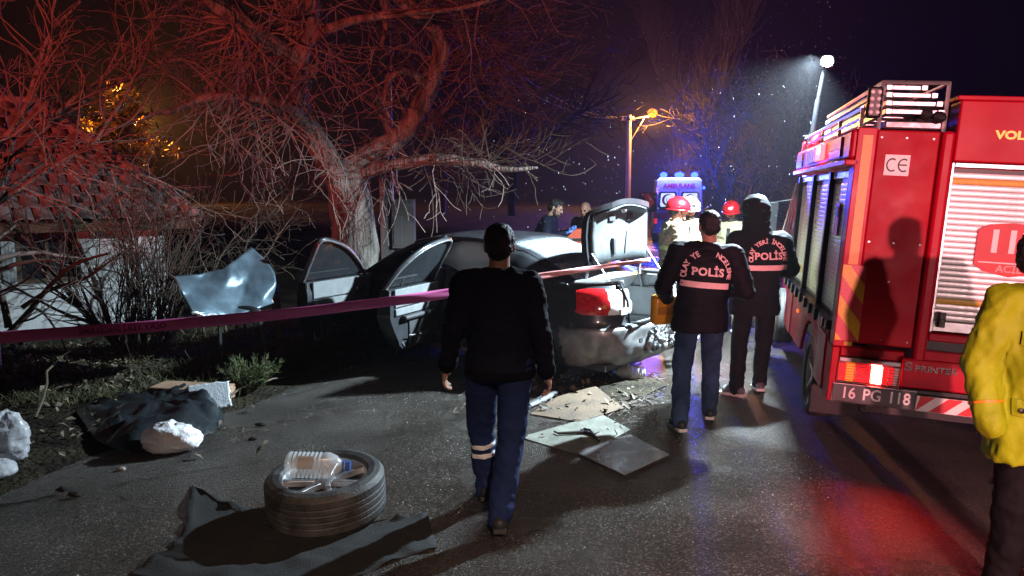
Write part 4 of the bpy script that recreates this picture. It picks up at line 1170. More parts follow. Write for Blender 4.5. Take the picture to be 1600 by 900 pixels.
# cornice with lamps
b = MB(); b.box(-0.06, 0.03, 0.0, 3.12, 2.06, 2.10); part(b, 'drip_rail', M_red, 0.008)
b = MB(); b.box(-0.035, 0.03, 0.02, 3.12, 2.103, 2.30); part(b, 'cornice', M_red, 0.02)
for (y0, y1) in ((0.35, 0.95), (2.6, 3.05)):
    b = MB(); b.box(-0.045, -0.037, y0, y1, 2.19, 2.27); part(b, 'cornice_reflector', M_orange, 0)
    b = MB(); b.box(-0.045, -0.037, y0, y1, 2.13, 2.187); part(b, 'blue_light_band', pm('blue_light_band', (0.03, 0.05, 0.5), 0.3), 0)  # blue light on the cornice put into a coloured strip
M_redlit = pm('lit_red_marker', (0.9, 0.05, 0.05), 0.3, emit=(1.0, 0.03, 0.04), es=14)
M_whitelit = pm('lit_white_marker', (0.9, 0.9, 0.9), 0.3, emit=(1.0, 0.75, 0.75), es=30)
b = MB(); b.box(-0.075, -0.037, 1.12, 1.42, 2.14, 2.27); m_ = part(b, 'marker_lamp', M_redlit, 0.01)
b = MB(); b.box(-0.082, -0.077, 1.16, 1.24, 2.19, 2.25); part(b, 'marker_bulb', M_whitelit, 0, parent=m_)
b = MB()
for k in range(6): b.box(-0.055, -0.037, 1.5 + 0.12 * k, 1.59 + 0.12 * k, 2.14, 2.27)
part(b, 'cornice_grille', M_alu, 0.004)
# rear work lamp with eight dots
b = MB(); b.box(0.03, 0.12, -0.03, 0.02, 2.37, 2.57); wl_ = part(b, 'work_lamp', M_blackpl, 0.015)
b = MB()
for i in range(2):
    for j in range(4): b.ell((0.055 + 0.04 * i, -0.034, 2.405 + 0.043 * j), (0.014, 0.008, 0.014), 8, 6)
part(b, 'work_lamp_lens', M_clens, 0, parent=wl_)
# roof gallery and stacked ladders
b = MB()
for y in (0.04, 0.9, 1.8, 2.9):
    b.tube([(0.02, y, 2.30), (0.02, y, 2.44)], 0.014, 6)
b.tube([(0.02, 0.04, 2.44), (0.02, 3.0, 2.44)], 0.016, 8); b.tube([(0.02, 0.04, 2.37), (0.02, 3.0, 2.37)], 0.012, 8)
part(b, 'roof_rail', M_alu, 0)
b = MB()
for x in (0.13, 0.52): b.tube([(x, 0.06, 2.28), (x, 0.06, 2.61), (x, 2.4, 2.61)], 0.014, 6)
b.tube([(0.13, 0.06, 2.61), (0.52, 0.06, 2.61)], 0.014, 6); b.tube([(0.13, 0.06, 2.52), (0.20, 0.06, 2.52)], 0.012, 6)
part(b, 'ladder_gantry', M_alu, 0)
for k, (z, x1) in enumerate(((2.40, 0.50), (2.455, 0.49), (2.51, 0.46), (2.56, 0.40))):
    b = MB()
    b.box(0.15, 0.19, 0.0 + 0.02 * k, 2.7, z, z + 0.036); b.box(x1 - 0.04, x1, 0.0 + 0.02 * k, 2.7, z, z + 0.036)
    for j in range(9): b.box(0.19, x1 - 0.04, 0.01 + 0.02 * k + 0.3 * j, 0.045 + 0.02 * k + 0.3 * j, z + 0.003, z + 0.033)
    part(b, 'ladder', M_alu, 0.004)
b = MB(); b.box(0.16, 0.50, 0.02, 2.6, 2.31, 2.36); part(b, 'roof_locker', M_steel, 0.01)
b = MB()
for k in range(14): b.ell((0.38 + 0.10 * rnd.random(), 0.02 + 0.1 * rnd.random(), 2.36 + 0.06 * rnd.random()), (0.05, 0.05, 0.04), 8, 6)
part(b, 'coiled_hose', M_black, 0)
b = MB(); b.tube([(1.12, 0.15, 2.53), (1.12, 0.15, 2.62), (1.18, 0.0, 2.60), (1.34, -0.05, 2.60)], [0.03, 0.04, 0.045, 0.03], 10); b.ell((1.12, 0.1, 2.60), (0.06, 0.06, 0.05)); part(b, 'deck_monitor', M_blackpl, 0)
# stripes and marks on the rear
b = MB(); b.box(0.035, 0.095, -0.004, -0.001, 1.40, 2.26); part(b, 'vertical_reflector', M_orange, 0)
ch = MB()
def clip_diag(x0, x1, z0, z1, s0, w):
    """band between lines z = -1.25*(x-x0)+s0 .. +w, clipped to the rectangle"""
    poly = [(x0, z0), (x1, z0), (x1, z1), (x0, z1)]
    for sgn, c in ((1, s0), (-1, s0 + w)):
        out = []
        fn = lambda p: sgn * (p[1] + 1.25 * (p[0] - x0) - c)
        for i in range(len(poly)):
            a, q = poly[i], poly[(i + 1) % len(poly)]
            fa, fq = fn(a), fn(q)
            if fa >= 0: out.append(a)
            if fa * fq < 0:
                t = fa / (fa - fq); out.append((a[0] + (q[0] - a[0]) * t, a[1] + (q[1] - a[1]) * t))
        poly = out
        if len(poly) < 3: return None
    return poly
bo, bp_ = MB(), MB()
for k in range(9):
    pl = clip_diag(0.006, 0.156, 0.875, 1.395, 0.80 + 0.13 * k, 0.13)
    if pl: (bo if k % 2 == 0 else bp_).add([(x, -0.0045, z) for x, z in pl], [tuple(range(len(pl)))])
part(bo, 'hazard_stripe', M_yellow, 0, 0).modifiers.new('s', 'SOLIDIFY').thickness = 0.002
part(bp_, 'hazard_stripe', M_pinkred, 0, 0).modifiers.new('s', 'SOLIDIFY').thickness = 0.002
b = MB(); b.box(0.07, 0.12, -0.004, -0.001, 0.842, 0.868); part(b, 'small_reflector', M_yellow, 0)
b = MB(); b.box(0.185, 0.335, 0.006, 0.0105, 2.005, 2.14); ce = part(b, 'mark_plate', M_whiteref, 0.0)
for (cx, open_a) in ((0.230, True), (0.300, True)):
    arc = MB(); pts = [(cx + 0.035 * math.cos(a), 0.0035, 2.073 + 0.045 * math.sin(a)) for a in [R(55) + R(250) * k / 20 for k in range(21)]]
    for p_, q_ in zip(pts, pts[1:]):
        c_ = Vector((cx, 0.0035, 2.075)); o1, o2 = Vector(p_), Vector(q_); i1, i2 = c_ + (o1 - c_) * 0.76, c_ + (o2 - c_) * 0.76
        arc.add([o1, o2, i2, i1], [(0, 1, 2, 3)])
    if cx > 0.25: arc.add([(cx - 0.036, 0.0034, 2.07), (cx + 0.018, 0.0034, 2.07), (cx + 0.018, 0.0034, 2.08), (cx - 0.036, 0.0034, 2.08)], [(0, 1, 2, 3)])
    part(arc, 'lettering', M_ink, 0, 0, ce)
text('VOLKAN', 0.070, M_gold, eng, T(0.80, -0.0235, 2.285) @ FACE_BACK, 0.003, align='LEFT', sx=1.2)
# 112 emergency mark on the shutter
lg = [(0.0, 0.30), (0.07, 0.335), (0.21, 0.35), (0.35, 0.335), (0.42, 0.30), (0.425, 0.06), (0.36, 0.03), (0.21, 0.0), (0.06, 0.03), (0.0, 0.07)]
b = MB(); b.prism([(x, z) for x, z in lg], 0, 0.001, 0, T(0.785, -0.0025, 1.39) @ FACE_BACK); em = part(b, 'emergency_mark', M_redprint, 0, 0)
text('112', 0.20, M_whiteref, em, T(0.99, -0.0045, 1.61) @ FACE_BACK, 0.007)
b = MB(); b.box(0.81, 1.175, -0.0048, -0.0042, 1.475, 1.483); part(b, 'mark_rule', M_whiteref, 0, 0, em)
text('ACİL', 0.065, pm('grey_print', (0.55, 0.38, 0.36), 0.5), em, T(0.99, -0.0048, 1.44) @ FACE_BACK, 0.001)
# beams below the shutter, lamp cluster, plates
b = MB(); b.box(0.576, TW - 0.576, -0.03, 0.14, 0.93, 0.985); part(b, 'rear_beam', M_red, 0.01)
b = MB(); b.box(0.58, TW - 0.58, 0.05, 0.14, 0.62, 0.925); part(b, 'rear_recess', M_blackpl, 0)
b = MB(); b.box(0.51, 1.45, -0.01, 0.05, 0.76, 0.86); part(b, 'rear_ledge', M_red, 0.008)
b = MB(); b.box(0.0, 0.05, 0.0, 0.20, 0.44, 0.825); b.box(0.06, 0.46, 0.03, 0.14, 0.76, 0.825); part(b, 'lower_corner', M_red2, 0.008)
b = MB(); b.box(0.055, 0.44, 0.03, 0.10, 0.44, 0.75); part(b, 'lamp_recess', M_blackpl, 0)
b = MB(); b.box(0.44, 1.45, -0.04, 0.02, 0.60, 0.80); sp = part(b, 'rear_step_cover', M_red, 0.012)
text('S', 0.085, M_chrome, sp, T(0.475, -0.0435, 0.745) @ FACE_BACK @ Matrix.Shear('XZ', 4, (0, 0)), 0.002, sx=1.3)
text('PRINTER', 0.058, M_chrome, sp, T(0.515, -0.0435, 0.738) @ FACE_BACK, 0.0015, align='LEFT', sx=1.15)
b = MB(); b.box(0.46, 1.6, -0.02, 0.03, 0.555, 0.595); part(b, 'rear_bumper', M_blackpl, 0.01)
tl = empty('tail_lamp', (0.055, 0.0, 0.595)); tl.parent = eng
for (x0, x1, nm, m) in ((0.0, 0.045, 'red_segment', M_brake2), (0.047, 0.105, 'amber_segment', M_amber), (0.107, 0.205, 'red_segment', M_brake2), (0.207, 0.275, 'brake_segment', M_brake), (0.277, 0.345, 'red_segment', M_brake2), (0.347, 0.383, 'clear_segment', M_clens)):
    b = MB(); b.box(x0, x1, -0.01, 0.028, 0.0, 0.125); part(b, nm, m, 0.003, 35, tl)
b = MB()
for k in range(8): b.tube([(-0.01, -0.028, -0.005 + 0.019 * k), (0.384, -0.028, -0.005 + 0.019 * k)], 0.0022, 4)
for x in (-0.008, 0.10, 0.205, 0.31, 0.382): b.tube([(x, -0.028, -0.012), (x, -0.028, 0.135)], 0.003, 4)
part(b, 'wire_guard', M_steel, 0, 35, tl)
b = MB(); b.box(-0.004, 0.384, -0.015, 0.03, 0.135, 0.165); part(b, 'lamp_hood', M_steel, 0.004, 35, tl)
pl = MB(); pl.box(0.03, 0.55, -0.022, -0.016, 0.452, 0.572); plate = part(pl, 'number_plate', M_plate, 0.004)
b = MB(); b.tube([(0.027, -0.022, 0.449), (0.553, -0.022, 0.449), (0.553, -0.022, 0.575), (0.027, -0.022, 0.575), (0.027, -0.022, 0.449)], 0.004, 5); part(b, 'plate_rim', M_steel, 0, 35, plate)
for s, x in (('16', 0.13), ('PG', 0.28), ('118', 0.45)):
    text(s, 0.112, M_whiteref, plate, T(x, -0.0235, 0.512) @ FACE_BACK, 0.002, sx=0.86)
st = MB(); sw = MB()
b = MB(); b.box(0.558, 1.49, -0.020, -0.012, 0.445, 0.55); part(b, 'bumper_board', M_whiteref, 0.0)
for k in range(6):
    x0 = 0.57 + 0.17 * k; b = MB(); b.prism([(max(x0 - 0.10, 0.558), 0.447), (x0 - 0.01, 0.447), (min(x0 + 0.10, 1.49), 0.548), (max(x0 + 0.01, 0.558), 0.548)], 0, 0.0015, 0, T(0, -0.0205, 0) @ FACE_BACK); part(b, 'red_stripe', M_redprint, 0, 0)
# left lower side: skirt, wheel arch, mud flap, rub rail with brackets
sk = MB()
n_ = 40
for k in range(n_):
    y0, y1 = 0.20 + 2.9 * k / n_, 0.20 + 2.9 * (k + 1) / n_
    def low(y):
        d = abs(y - 1.18); return 0.46 if d > 0.44 else 0.37 + math.sqrt(max(0, 0.44 ** 2 - d * d)) if d < 0.43 else 0.46
    sk.add([(0.0, y0, low(y0)), (0.0, y1, low(y1)), (0.0, y1, 0.90), (0.0, y0, 0.90)], [(0, 1, 2, 3)])
o = part(sk, 'side_skirt', M_red2, 0, 30); s_ = o.modifiers.new('s', 'SOLIDIFY'); s_.thickness = -0.03
b = MB(); b.box(-0.03, 0.06, 0.2, 3.1, 0.905, 0.975); part(b, 'rub_rail', M_blackpl, 0.008)
for k in range(9):
    b = MB(); b.box(-0.055, -0.032, 0.3 + 0.32 * k, 0.38 + 0.32 * k, 0.90, 0.985); part(b, 'rail_bracket', M_blackpl, 0.006)
b = MB(); b.box(-0.005, 0.35, 0.66, 0.68, 0.16, 0.80); part(b, 'mud_flap', M_black, 0.004)
for (y0, y1) in ((2.45, 2.75), (0.24, 0.62)):
    b = MB(); b.box(-0.012, -0.002, y0, y1, 0.46, 0.86); part(b, 'locker_door', M_red, 0.004)
b = MB(); b.ell((-0.02, 1.85, 0.78), (0.012, 0.03, 0.02)); part(b, 'side_marker', M_amber, 0)
b = MB(); b.box(0.3, 1.8, 0.2, 5.0, 0.34, 0.46); part(b, 'chassis', M_blackpl, 0)
for x, s in ((0.14, -1), (TW - 0.14, 1)):
    for y in (1.18, 4.35):
        wheel(eng, (x, y, 0.345), (0, s * math.pi / 2, 0), 0.345, 0.22, 6, name='road_wheel')
# cab
cab = MB()
sec = []
for (y, z0, zr, w) in ((3.16, 0.45, 2.05, 0.93), (4.1, 0.45, 2.08, 0.93), (4.55, 0.45, 1.90, 0.92), (4.95, 0.45, 1.18, 0.90), (5.55, 0.45, 1.02, 0.84), (5.75, 0.5, 0.85, 0.74)):
    c = TW / 2
    sec.append([(c - w, y, z0), (c - w, y, min(1.15, zr * 0.8)), (c - w * 0.86, y, zr - 0.06), (c - w * 0.6, y, zr), (c + w * 0.6, y, zr), (c + w * 0.86, y, zr - 0.06), (c + w, y, min(1.15, zr * 0.8)), (c + w, y, z0)])
cab.loft(sec); part(cab, 'cab', M_red, 0.03)
b = MB()
for s in (-1, 1):
    c = TW / 2; b.add([(c + s * 0.935, 3.4, 1.2), (c + s * 0.935, 4.6, 1.2), (c + s * 0.86, 4.35, 1.85), (c + s * 0.86, 3.4, 1.92)], [(0, 1, 2, 3)])
b.add([(0.22, 4.98, 1.22), (TW - 0.22, 4.98, 1.22), (TW - 0.32, 4.62, 1.86), (0.32, 4.62, 1.86)], [(0, 1, 2, 3)])
part(b, 'cab_window', M_glass_dark, 0, 0)
b = MB(); b.tube([(0.12, 4.5, 1.35), (-0.10, 4.45, 1.40), (-0.12, 4.45, 1.75), (0.14, 4.42, 1.80)], 0.014, 6); b.box(-0.22, -0.06, 4.42, 4.50, 1.38, 1.75)
part(b, 'mirror', M_blackpl, 0.01)
b = MB()
for k in range(5): b.tube([(-0.02 - 0.03 * k, 3.12 + 0.02 * k, 1.0 + 0.05 * k), (0.03 - 0.01 * k, 3.14, 1.98)], 0.008, 5)
part(b, 'grab_rail', M_alu, 0)
# light mast with lit flood head
LH = Vector((0.13, 3.02, 3.24))
MX, MY = 0.06, 2.97
b = MB(); b.tube([(MX, MY, 2.28), (MX + .01, MY, 2.50)], [0.04, 0.036], 10); b.tube([(MX + .01, MY, 2.50), (MX + .03, MY + .02, 2.84)], 0.026, 10); b.tube([(MX + .03, MY + .02, 2.84), (MX + .06, MY + .04, 3.18)], 0.017, 8)
b.tube([(MX - .08, MY, 2.46), (MX + .08, MY, 2.48)], 0.012, 6); b.tube([(MX - .07, MY, 2.42), (MX + .03, MY, 2.42)], 0.010, 6)
part(b, 'light_mast', pm('dark_mast', (0.004, 0.0045, 0.006), 0.8, spec=0.05), 0)
b = MB(); b.box(MX - .07, MX + .09, MY - .05, MY + .1, 2.30, 2.40); b.tube([(MX + .02, MY - .06, 2.36), (MX + .06, MY - .03, 2.48), (MX + .12, MY, 2.50)], 0.04, 8); part(b, 'mast_cradle', M_red, 0.01)
EM_M = pm('lit_flood_lens', (0.9, 0.95, 1.0), 0.3, emit=(0.80, 0.93, 1.0), es=40)
fl = empty('flood_head', tuple(LH)); fl.parent = eng
b = MB(); b.box(-0.06, 0.08, 0.0, 0.05, -0.065, 0.055); part(b, 'flood_housing', M_blackpl, 0.01, 35, fl)
for x in (0.01,):
    b = MB(); b.ell((x, -0.005, -0.01), (0.062, 0.04, 0.058), 16, 10); part(b, 'flood_lens', EM_M, 0, 35, fl)
bpy.context.view_layer.update()
wp = eng.matrix_world @ (LH + Vector((-0.12, -0.12, 0.01)))
FLOOD = wp.copy()
fo = lamp('flood_light', 'AREA', tuple(wp), (0.70, 0.88, 1.0), 1250, 0.1, tuple(wp + Vector((-0.41, 0.0, -0.88))))
fo.data.shape = 'DISK'; fo.data.size = 0.13; fo.data.spread = R(126)
wp2 = eng.matrix_world @ Vector((0.32, -0.10, 0.66))
bl = lamp('brake_light', 'SPOT', tuple(wp2), (1.0, 0.03, 0.03), 190, 0.05, tuple(wp2 + Vector((-0.5, -0.75, -0.66))), 76, 1.0)

# ================================================================== AMBULANCE
M_ambw = pm('ambulance_white', (0.62, 0.55, 0.55), 0.35, var=0.05, coat=0.5)
M_blue = pm('lit_blue_beacon', (0.0, 0.0, 0.01), 0.3, spec=0.0, emit=(0.008, 0.02, 1.0), es=30)
M_win = pm('lit_cabin_window', (0.5, 0.6, 0.62), 0.2, emit=(0.75, 0.95, 1.0), es=0.85)
az = -0.045 * 4
amb = empty('ambulance', (6.75, 30.0, az), R(-10), 'ambulance far down the road with blue beacons lit on its roof', 'ambulance')
b = MB(); sec = []
for (y, w0, w1, zr) in ((0, 0.99, 0.88, 2.62), (0.08, 1.0, 0.90, 2.66), (4.2, 1.0, 0.9, 2.66), (4.8, 1.0, 0.85, 2.2), (5.3, 0.98, 0.8, 1.25), (6.0, 0.9, 0.7, 0.95)):
    sec.append([(-w0, y, 0.4), (-w0, y, 1.2 if y < 5 else 0.8), (-w1, y, zr - 0.12), (-w1 + 0.12, y, zr), (w1 - 0.12, y, zr), (w1, y, zr - 0.12), (w0, y, 1.2 if y < 5 else 0.8), (w0, y, 0.4)])
b.loft(sec); b.build('body', M_ambw, amb, 40, 0.02)
b = MB(); b.box(-1.0, 1.0, -0.006, -0.002, 1.02, 1.26); b.build('red_band', M_redprint, amb)
b = MB(); b.box(-0.012, 0.012, -0.008, -0.001, 0.6, 2.2); b.build('door_gap', M_blackpl, amb)
for x in (-0.82, 0.06):
    b = MB(); b.prism([(x + .05, 1.42), (x + .71, 1.42), (x + .76, 1.47), (x + .73, 2.06), (x + .68, 2.10), (x + .08, 2.10), (x + .03, 2.06), (x, 1.47)], 0, 0.01, 0, T(0, -0.002, 0) @ FACE_BACK); wf_ = b.build('rear_window', M_glass_dark, amb, 0)
    b = MB(); b.prism([(x + .12, 1.49), (x + .64, 1.49), (x + .67, 1.52), (x + .66, 2.0), (x + .63, 2.03), (x + .14, 2.03), (x + .11, 2.0), (x + .09, 1.52)], 0, 0.004, 0, T(0, -0.013, 0) @ FACE_BACK); b.build('pane', M_win, wf_, 0)
    cr = MB()
    cx, cz = x + 0.39, 1.76
    N = 24; out_ = [(cx + 0.24 * math.cos(a), cz + 0.24 * math.sin(a)) for a in [R(40) + R(280) * k / N for k in range(N + 1)]]
    inn = [(cx + 0.06 + 0.20 * math.cos(a), cz + 0.20 * math.sin(a)) for a in [R(50) + R(260) * k / N for k in range(N + 1)]]
    for k in range(N): cr.add([(*out_[k][:1], -0.020, out_[k][1]), (out_[k + 1][0], -0.020, out_[k + 1][1]), (inn[k + 1][0], -0.020, inn[k + 1][1]), (inn[k][0], -0.020, inn[k][1])], [(0, 1, 2, 3)])
    cr.build('crescent_mark', M_redprint, wf_, 0)
    text('112', 0.20, M_ink, wf_, T(cx + 0.05, -0.021, cz) @ FACE_BACK, 0.004)
text('AMBULANS', 0.24, M_redprint, amb, T(0, -0.012, 2.32) @ FACE_BACK, 0.012, sx=1.02)
for k, x in enumerate((-0.62, 0.0, 0.60)):
    b = MB(); b.ell((x, 0.12, 2.76), (0.19 if k == 1 else 0.14, 0.12, 0.12), 12, 8); b.build('beacon', M_blue, amb)
b = MB(); b.ell((0.98, 0.1, 2.25), (0.05, 0.05, 0.06), 10, 8); b.build('side_beacon', M_blue, amb)
for x in (-0.9, 0.9):
    b = MB(); b.box(x - 0.06, x + 0.06, -0.012, 0.0, 0.8, 1.0); b.build('tail_lamp', M_brake2, amb, 30)
    for y in (1.0, 5.0): wheel(amb, (x, y, 0.345), (0, math.copysign(math.pi / 2, x), 0), 0.345, 0.22, 5, name='road_wheel')
for x in (-0.62, 0.02, 0.62):
    q = Vector((x, 0.0, 2.95)); q = Matrix.Rotation(R(-10), 3, 'Z') @ q + Vector((6.75, 30, az))
    lamp('ambulance_beacon_light', 'POINT', tuple(q), (0.04, 0.06, 1.0), 1700, 0.2)

# ================================================================== LAMPS, POLES, SIGN
M_sod = pm('lit_sodium_lens', (0.02, 0.005, 0.0), 0.3, spec=0.0, emit=(1.0, 0.12, 0.006), es=7)
M_conc = pm('concrete_pole', (0.16, 0.145, 0.135), 0.85, var=0.15, vs=3, bump=0.2, bs=30)
def street_lamp(px, py_top, d, label, h_arm, power, side=1):
    q = P(px, 300, d); q.z = -0.05; top = P(px, py_top, d).z - q.z
    o = empty('street_lamp', tuple(q), 0, label, 'street lamp', 'orange street lamps')
    b = MB(); b.tube([(0, 0, -0.2), (0, 0, top)], [0.17, 0.12], 10); b.build('pole', M_conc, o, 40)
    b = MB(); b.box(-0.45 * side if side > 0 else -0.3, 0.3, -0.05, 0.05, top - 0.30, top - 0.18); b.build('cross_arm', M_wood, o, 30, 0.01)
    for x in (-0.35, -0.15, 0.2):
        b = MB(); b.lathe([(0.0, 0.0), (0.03, 0.0), (0.045, 0.06), (0.03, 0.12), (0.0, 0.14)], 10, 0, T(x, 0, top - 0.18)); b.build('insulator', M_white, o)
    b = MB(); b.tube([(0, 0, top - 0.25), (side * 0.5, 0, top - 0.12), (side * h_arm, 0, top - 0.05)], 0.04, 6); b.tube([(0, 0, top - 1.5), (side * h_arm * 0.75, 0, top - 0.15)], 0.03, 6); b.build('arm', M_steel, o)
    b = MB(); b.ell((side * (h_arm + 0.15), 0, top + 0.2), (0.30, 0.16, 0.12), 12, 8); b.build('lamp_housing', M_steel, o)
    b = MB(); b.ell((side * (h_arm + 0.15), -0.14, top + 0.10), (0.26, 0.20, 0.22), 12, 8); b.build('lens', M_sod, o)
    lamp('street_lamp_light', 'POINT', (q.x + side * (h_arm + 0.15), q.y - 0.35, q.z + top - 0.25), (1.0, 0.36, 0.06), power, 0.15)
    return o, q, top
L1, q1, top1 = street_lamp(981, 180, 40, 'wooden pole with lit orange street lamp beyond the open boot lid', 1.05, 5000)
L2, q2, top2 = street_lamp(205, 185, 44, 'far orange street lamp glowing through twigs above the house roof', 0.8, 6500)
# wires from the lamp pole
for k, (px, py, d) in enumerate([(700, 20, 20), (690, 50, 20)]):
    a = q1 + Vector((-0.35 + 0.2 * k, 0, top1 - 0.05)); c = P(px, py, d)
    pts = []
    for i in range(25):
        f = i / 24; v = a.lerp(c, f); v.z -= 1.6 * 4 * f * (1 - f) * 0.5; pts.append(v)
    b = MB(); b.tube(pts, 0.012, 4); o = b.build('overhead_wire', M_black); tag(o, ['upper overhead wire running from the lamp pole to the old tree', 'lower overhead wire running from the lamp pole to the old tree'][k], 'wire', 'overhead wires')
# utility pole with a meter cabinet behind the tree
q = P(604, 300, 12.6); q.z = 0.0
up = empty('utility_pole', tuple(q), 0, 'slim concrete utility pole with a metal cabinet behind the forked tree', 'utility pole')
b = MB(); b.box(-0.11, 0.11, -0.09, 0.09, -0.2, 7.5); b.build('pole', M_conc, up, 30, 0.015)
b = MB(); b.box(0.10, 0.48, -0.16, 0.06, 0.95, 1.78); cb = b.build('meter_cabinet', M_conc, up, 30, 0.01)
b = MB(); b.box(0.13, 0.28, -0.175, -0.163, 1.0, 1.5); b.build('cabinet_door', M_conc, cb, 30, 0.006)
b = MB(); b.tube([(0.12, -0.11, 1.75), (0.12, -0.11, 5.0)], 0.02, 6); b.build('conduit', M_steel, up)
# chevron sign
q = P(1012, 316, 26); sg_ = empty('chevron_sign', (q.x, q.y, -0.1), 0, 'red chevron road bend sign beside the ambulance', 'road sign')
zc = q.z + 0.1
M_chev = pm('red_chevron', (0.95, 0.12, 0.06), 0.4, var=0.08)
b = MB(); b.tube([(0, 0.04, 0), (0, 0.04, zc + 0.3)], 0.03, 8); b.build('post', M_steel, sg_)
b = MB(); b.box(-0.32, 0.32, 0.0, 0.02, zc - 0.34, zc + 0.34); b.build('panel', pm('chevron_back', (0.05, 0.02, 0.03), 0.5), sg_, 30)
b = MB(); b.prism([(-0.22, 0.30), (0.02, 0.30), (0.24, 0), (0.02, -0.30), (-0.22, -0.30), (0.0, 0)], 0, 0.006, 0, T(0, -0.004, zc) @ FACE_BACK); b.build('chevron', M_chev, sg_, 0)

# ================================================================== PEOPLE
M_skin = pm('skin', (0.42, 0.235, 0.16), 0.55, var=0.12, vs=14, bump=0.08, bs=90)
M_hair = pm('black_hair', (0.012, 0.010, 0.009), 0.5, var=0.4, vs=60, bump=0.6, bs=140, stretch=(1, 1, 0.3))
M_beard = pm('dark_beard', (0.035, 0.024, 0.018), 0.7, var=0.4, vs=80, bump=0.5, bs=160)
M_navy = pm('navy_cloth', (0.005, 0.006, 0.015), 0.75, spec=0.12, var=0.2, vs=4, bump=0.25, bs=240, sheen=0.0)
M_navyp = pm('navy_trouser_cloth', (0.013, 0.024, 0.085), 0.8, spec=0.12, var=0.2, vs=4, bump=0.25, bs=240)
M_jeans = pm('blue_denim', (0.030, 0.055, 0.115), 0.85, spec=0.12, var=0.35, vs=7, bump=0.35, bs=300)
M_dark = pm('black_cloth', (0.008, 0.008, 0.010), 0.7, spec=0.12, var=0.25, vs=5, bump=0.25, bs=220)
M_vest = pm('black_vest', (0.010, 0.008, 0.012), 0.6, spec=0.12, var=0.25, vs=4, bump=0.2, bs=160)
M_cream = pm('cream_turnout_cloth', (0.30, 0.25, 0.14), 0.8, var=0.18, vs=5, bump=0.3, bs=160, col2=(0.37, 0.32, 0.20))
M_lime = pm('lime_reflective_tape', (0.55, 0.68, 0.22), 0.5, var=0.1, vs=60)
M_silver = pm('silver_reflective_tape', (0.72, 0.74, 0.76), 0.4, var=0.06, vs=50)
M_pinkref = pm('retroreflective_print', (0.95, 0.62, 0.62), 0.45, var=0.05, vs=50)  # pink of the red lamps thrown back, put into the print's colour
M_ylw = pm('yellow_raincoat', (0.31, 0.41, 0.008), 0.6, var=0.2, vs=4, bump=0.3, bs=22, dist=0.02, col2=(0.38, 0.50, 0.012), spec=0.3)
M_helr = pm('red_helmet_shell', (0.42, 0.006, 0.012), 0.32, var=0.08, coat=0.3, spec=0.3)
M_helw = pm('white_helmet_shell', (0.75, 0.72, 0.55), 0.25, var=0.06, coat=0.7)
M_shoe = pm('dark_shoe', (0.018, 0.020, 0.026), 0.55, var=0.3, vs=15)
M_sole = pm('pale_sole', (0.55, 0.54, 0.52), 0.7, var=0.15, vs=20)
M_glove = pm('blue_nitrile_glove', (0.10, 0.22, 0.62), 0.4, var=0.1)
M_gloved = pm('dark_work_glove', (0.06, 0.055, 0.03), 0.8, var=0.3)
M_eye = pm('dark_eye', (0.015, 0.01, 0.01), 0.2)
M_orangebag = pm('amber_plastic', (0.85, 0.36, 0.01), 0.4, var=0.15, vs=6, coat=0.3)
M_rescue = pm('orange_red_cloth', (0.55, 0.08, 0.03), 0.7, var=0.25, vs=6, bump=0.3, bs=20)


def capsule(b, p, q, ra, rb, n=14, flat=None):
    p, q = Vector(p), Vector(q); ax = (q - p)
    L = ax.length; t = ax.normalized() if L > 1e-6 else Vector((0, 0, 1))
    up = Vector((0, 1, 0)) if abs(t.y) < 0.9 else Vector((1, 0, 0))
    a = t.cross(up).normalized(); c = t.cross(a)
    rings = []
    for k in range(5):
        th = math.pi / 2 * (1 - k / 4)
        rings.append((p - t * ra * math.sin(th), max(ra * math.cos(th), 0.0008)))
    for k in range(5):
        th = math.pi / 2 * k / 4
        rings.append((q + t * rb * math.sin(th), max(rb * math.cos(th), 0.0008)))
    b.loft([[c0 + (a * math.cos(2 * math.pi * k / n) + c * math.sin(2 * math.pi * k / n)) * r for k in range(n)] for c0, r in rings])


def remesh(b, voxel, it=3, M=None):
    """one continuous skin round all the shapes"""
    me = bpy.data.meshes.new('tmp'); me.from_pydata([tuple(v) for v in b.v], [], b.f); me.update()
    o = bpy.data.objects.new('tmp', me); COL.objects.link(o)
    bmm = bmesh.new(); bmm.from_mesh(me); bmesh.ops.recalc_face_normals(bmm, faces=bmm.faces); bmm.to_mesh(me); bmm.free()
    r = o.modifiers.new('r', 'REMESH'); r.mode = 'VOXEL'; r.voxel_size = voxel; r.adaptivity = 0
    if it:
        s = o.modifiers.new('s', 'SMOOTH'); s.factor = 0.5; s.iterations = it
    dg = bpy.context.evaluated_depsgraph_get()
    out = bpy.data.meshes.new_from_object(o.evaluated_get(dg))
    bpy.data.objects.remove(o); bpy.data.meshes.remove(me)
    if M is not None: out.transform(M)
    out.polygons.foreach_set('use_smooth', [True] * len(out.polygons))
    return out


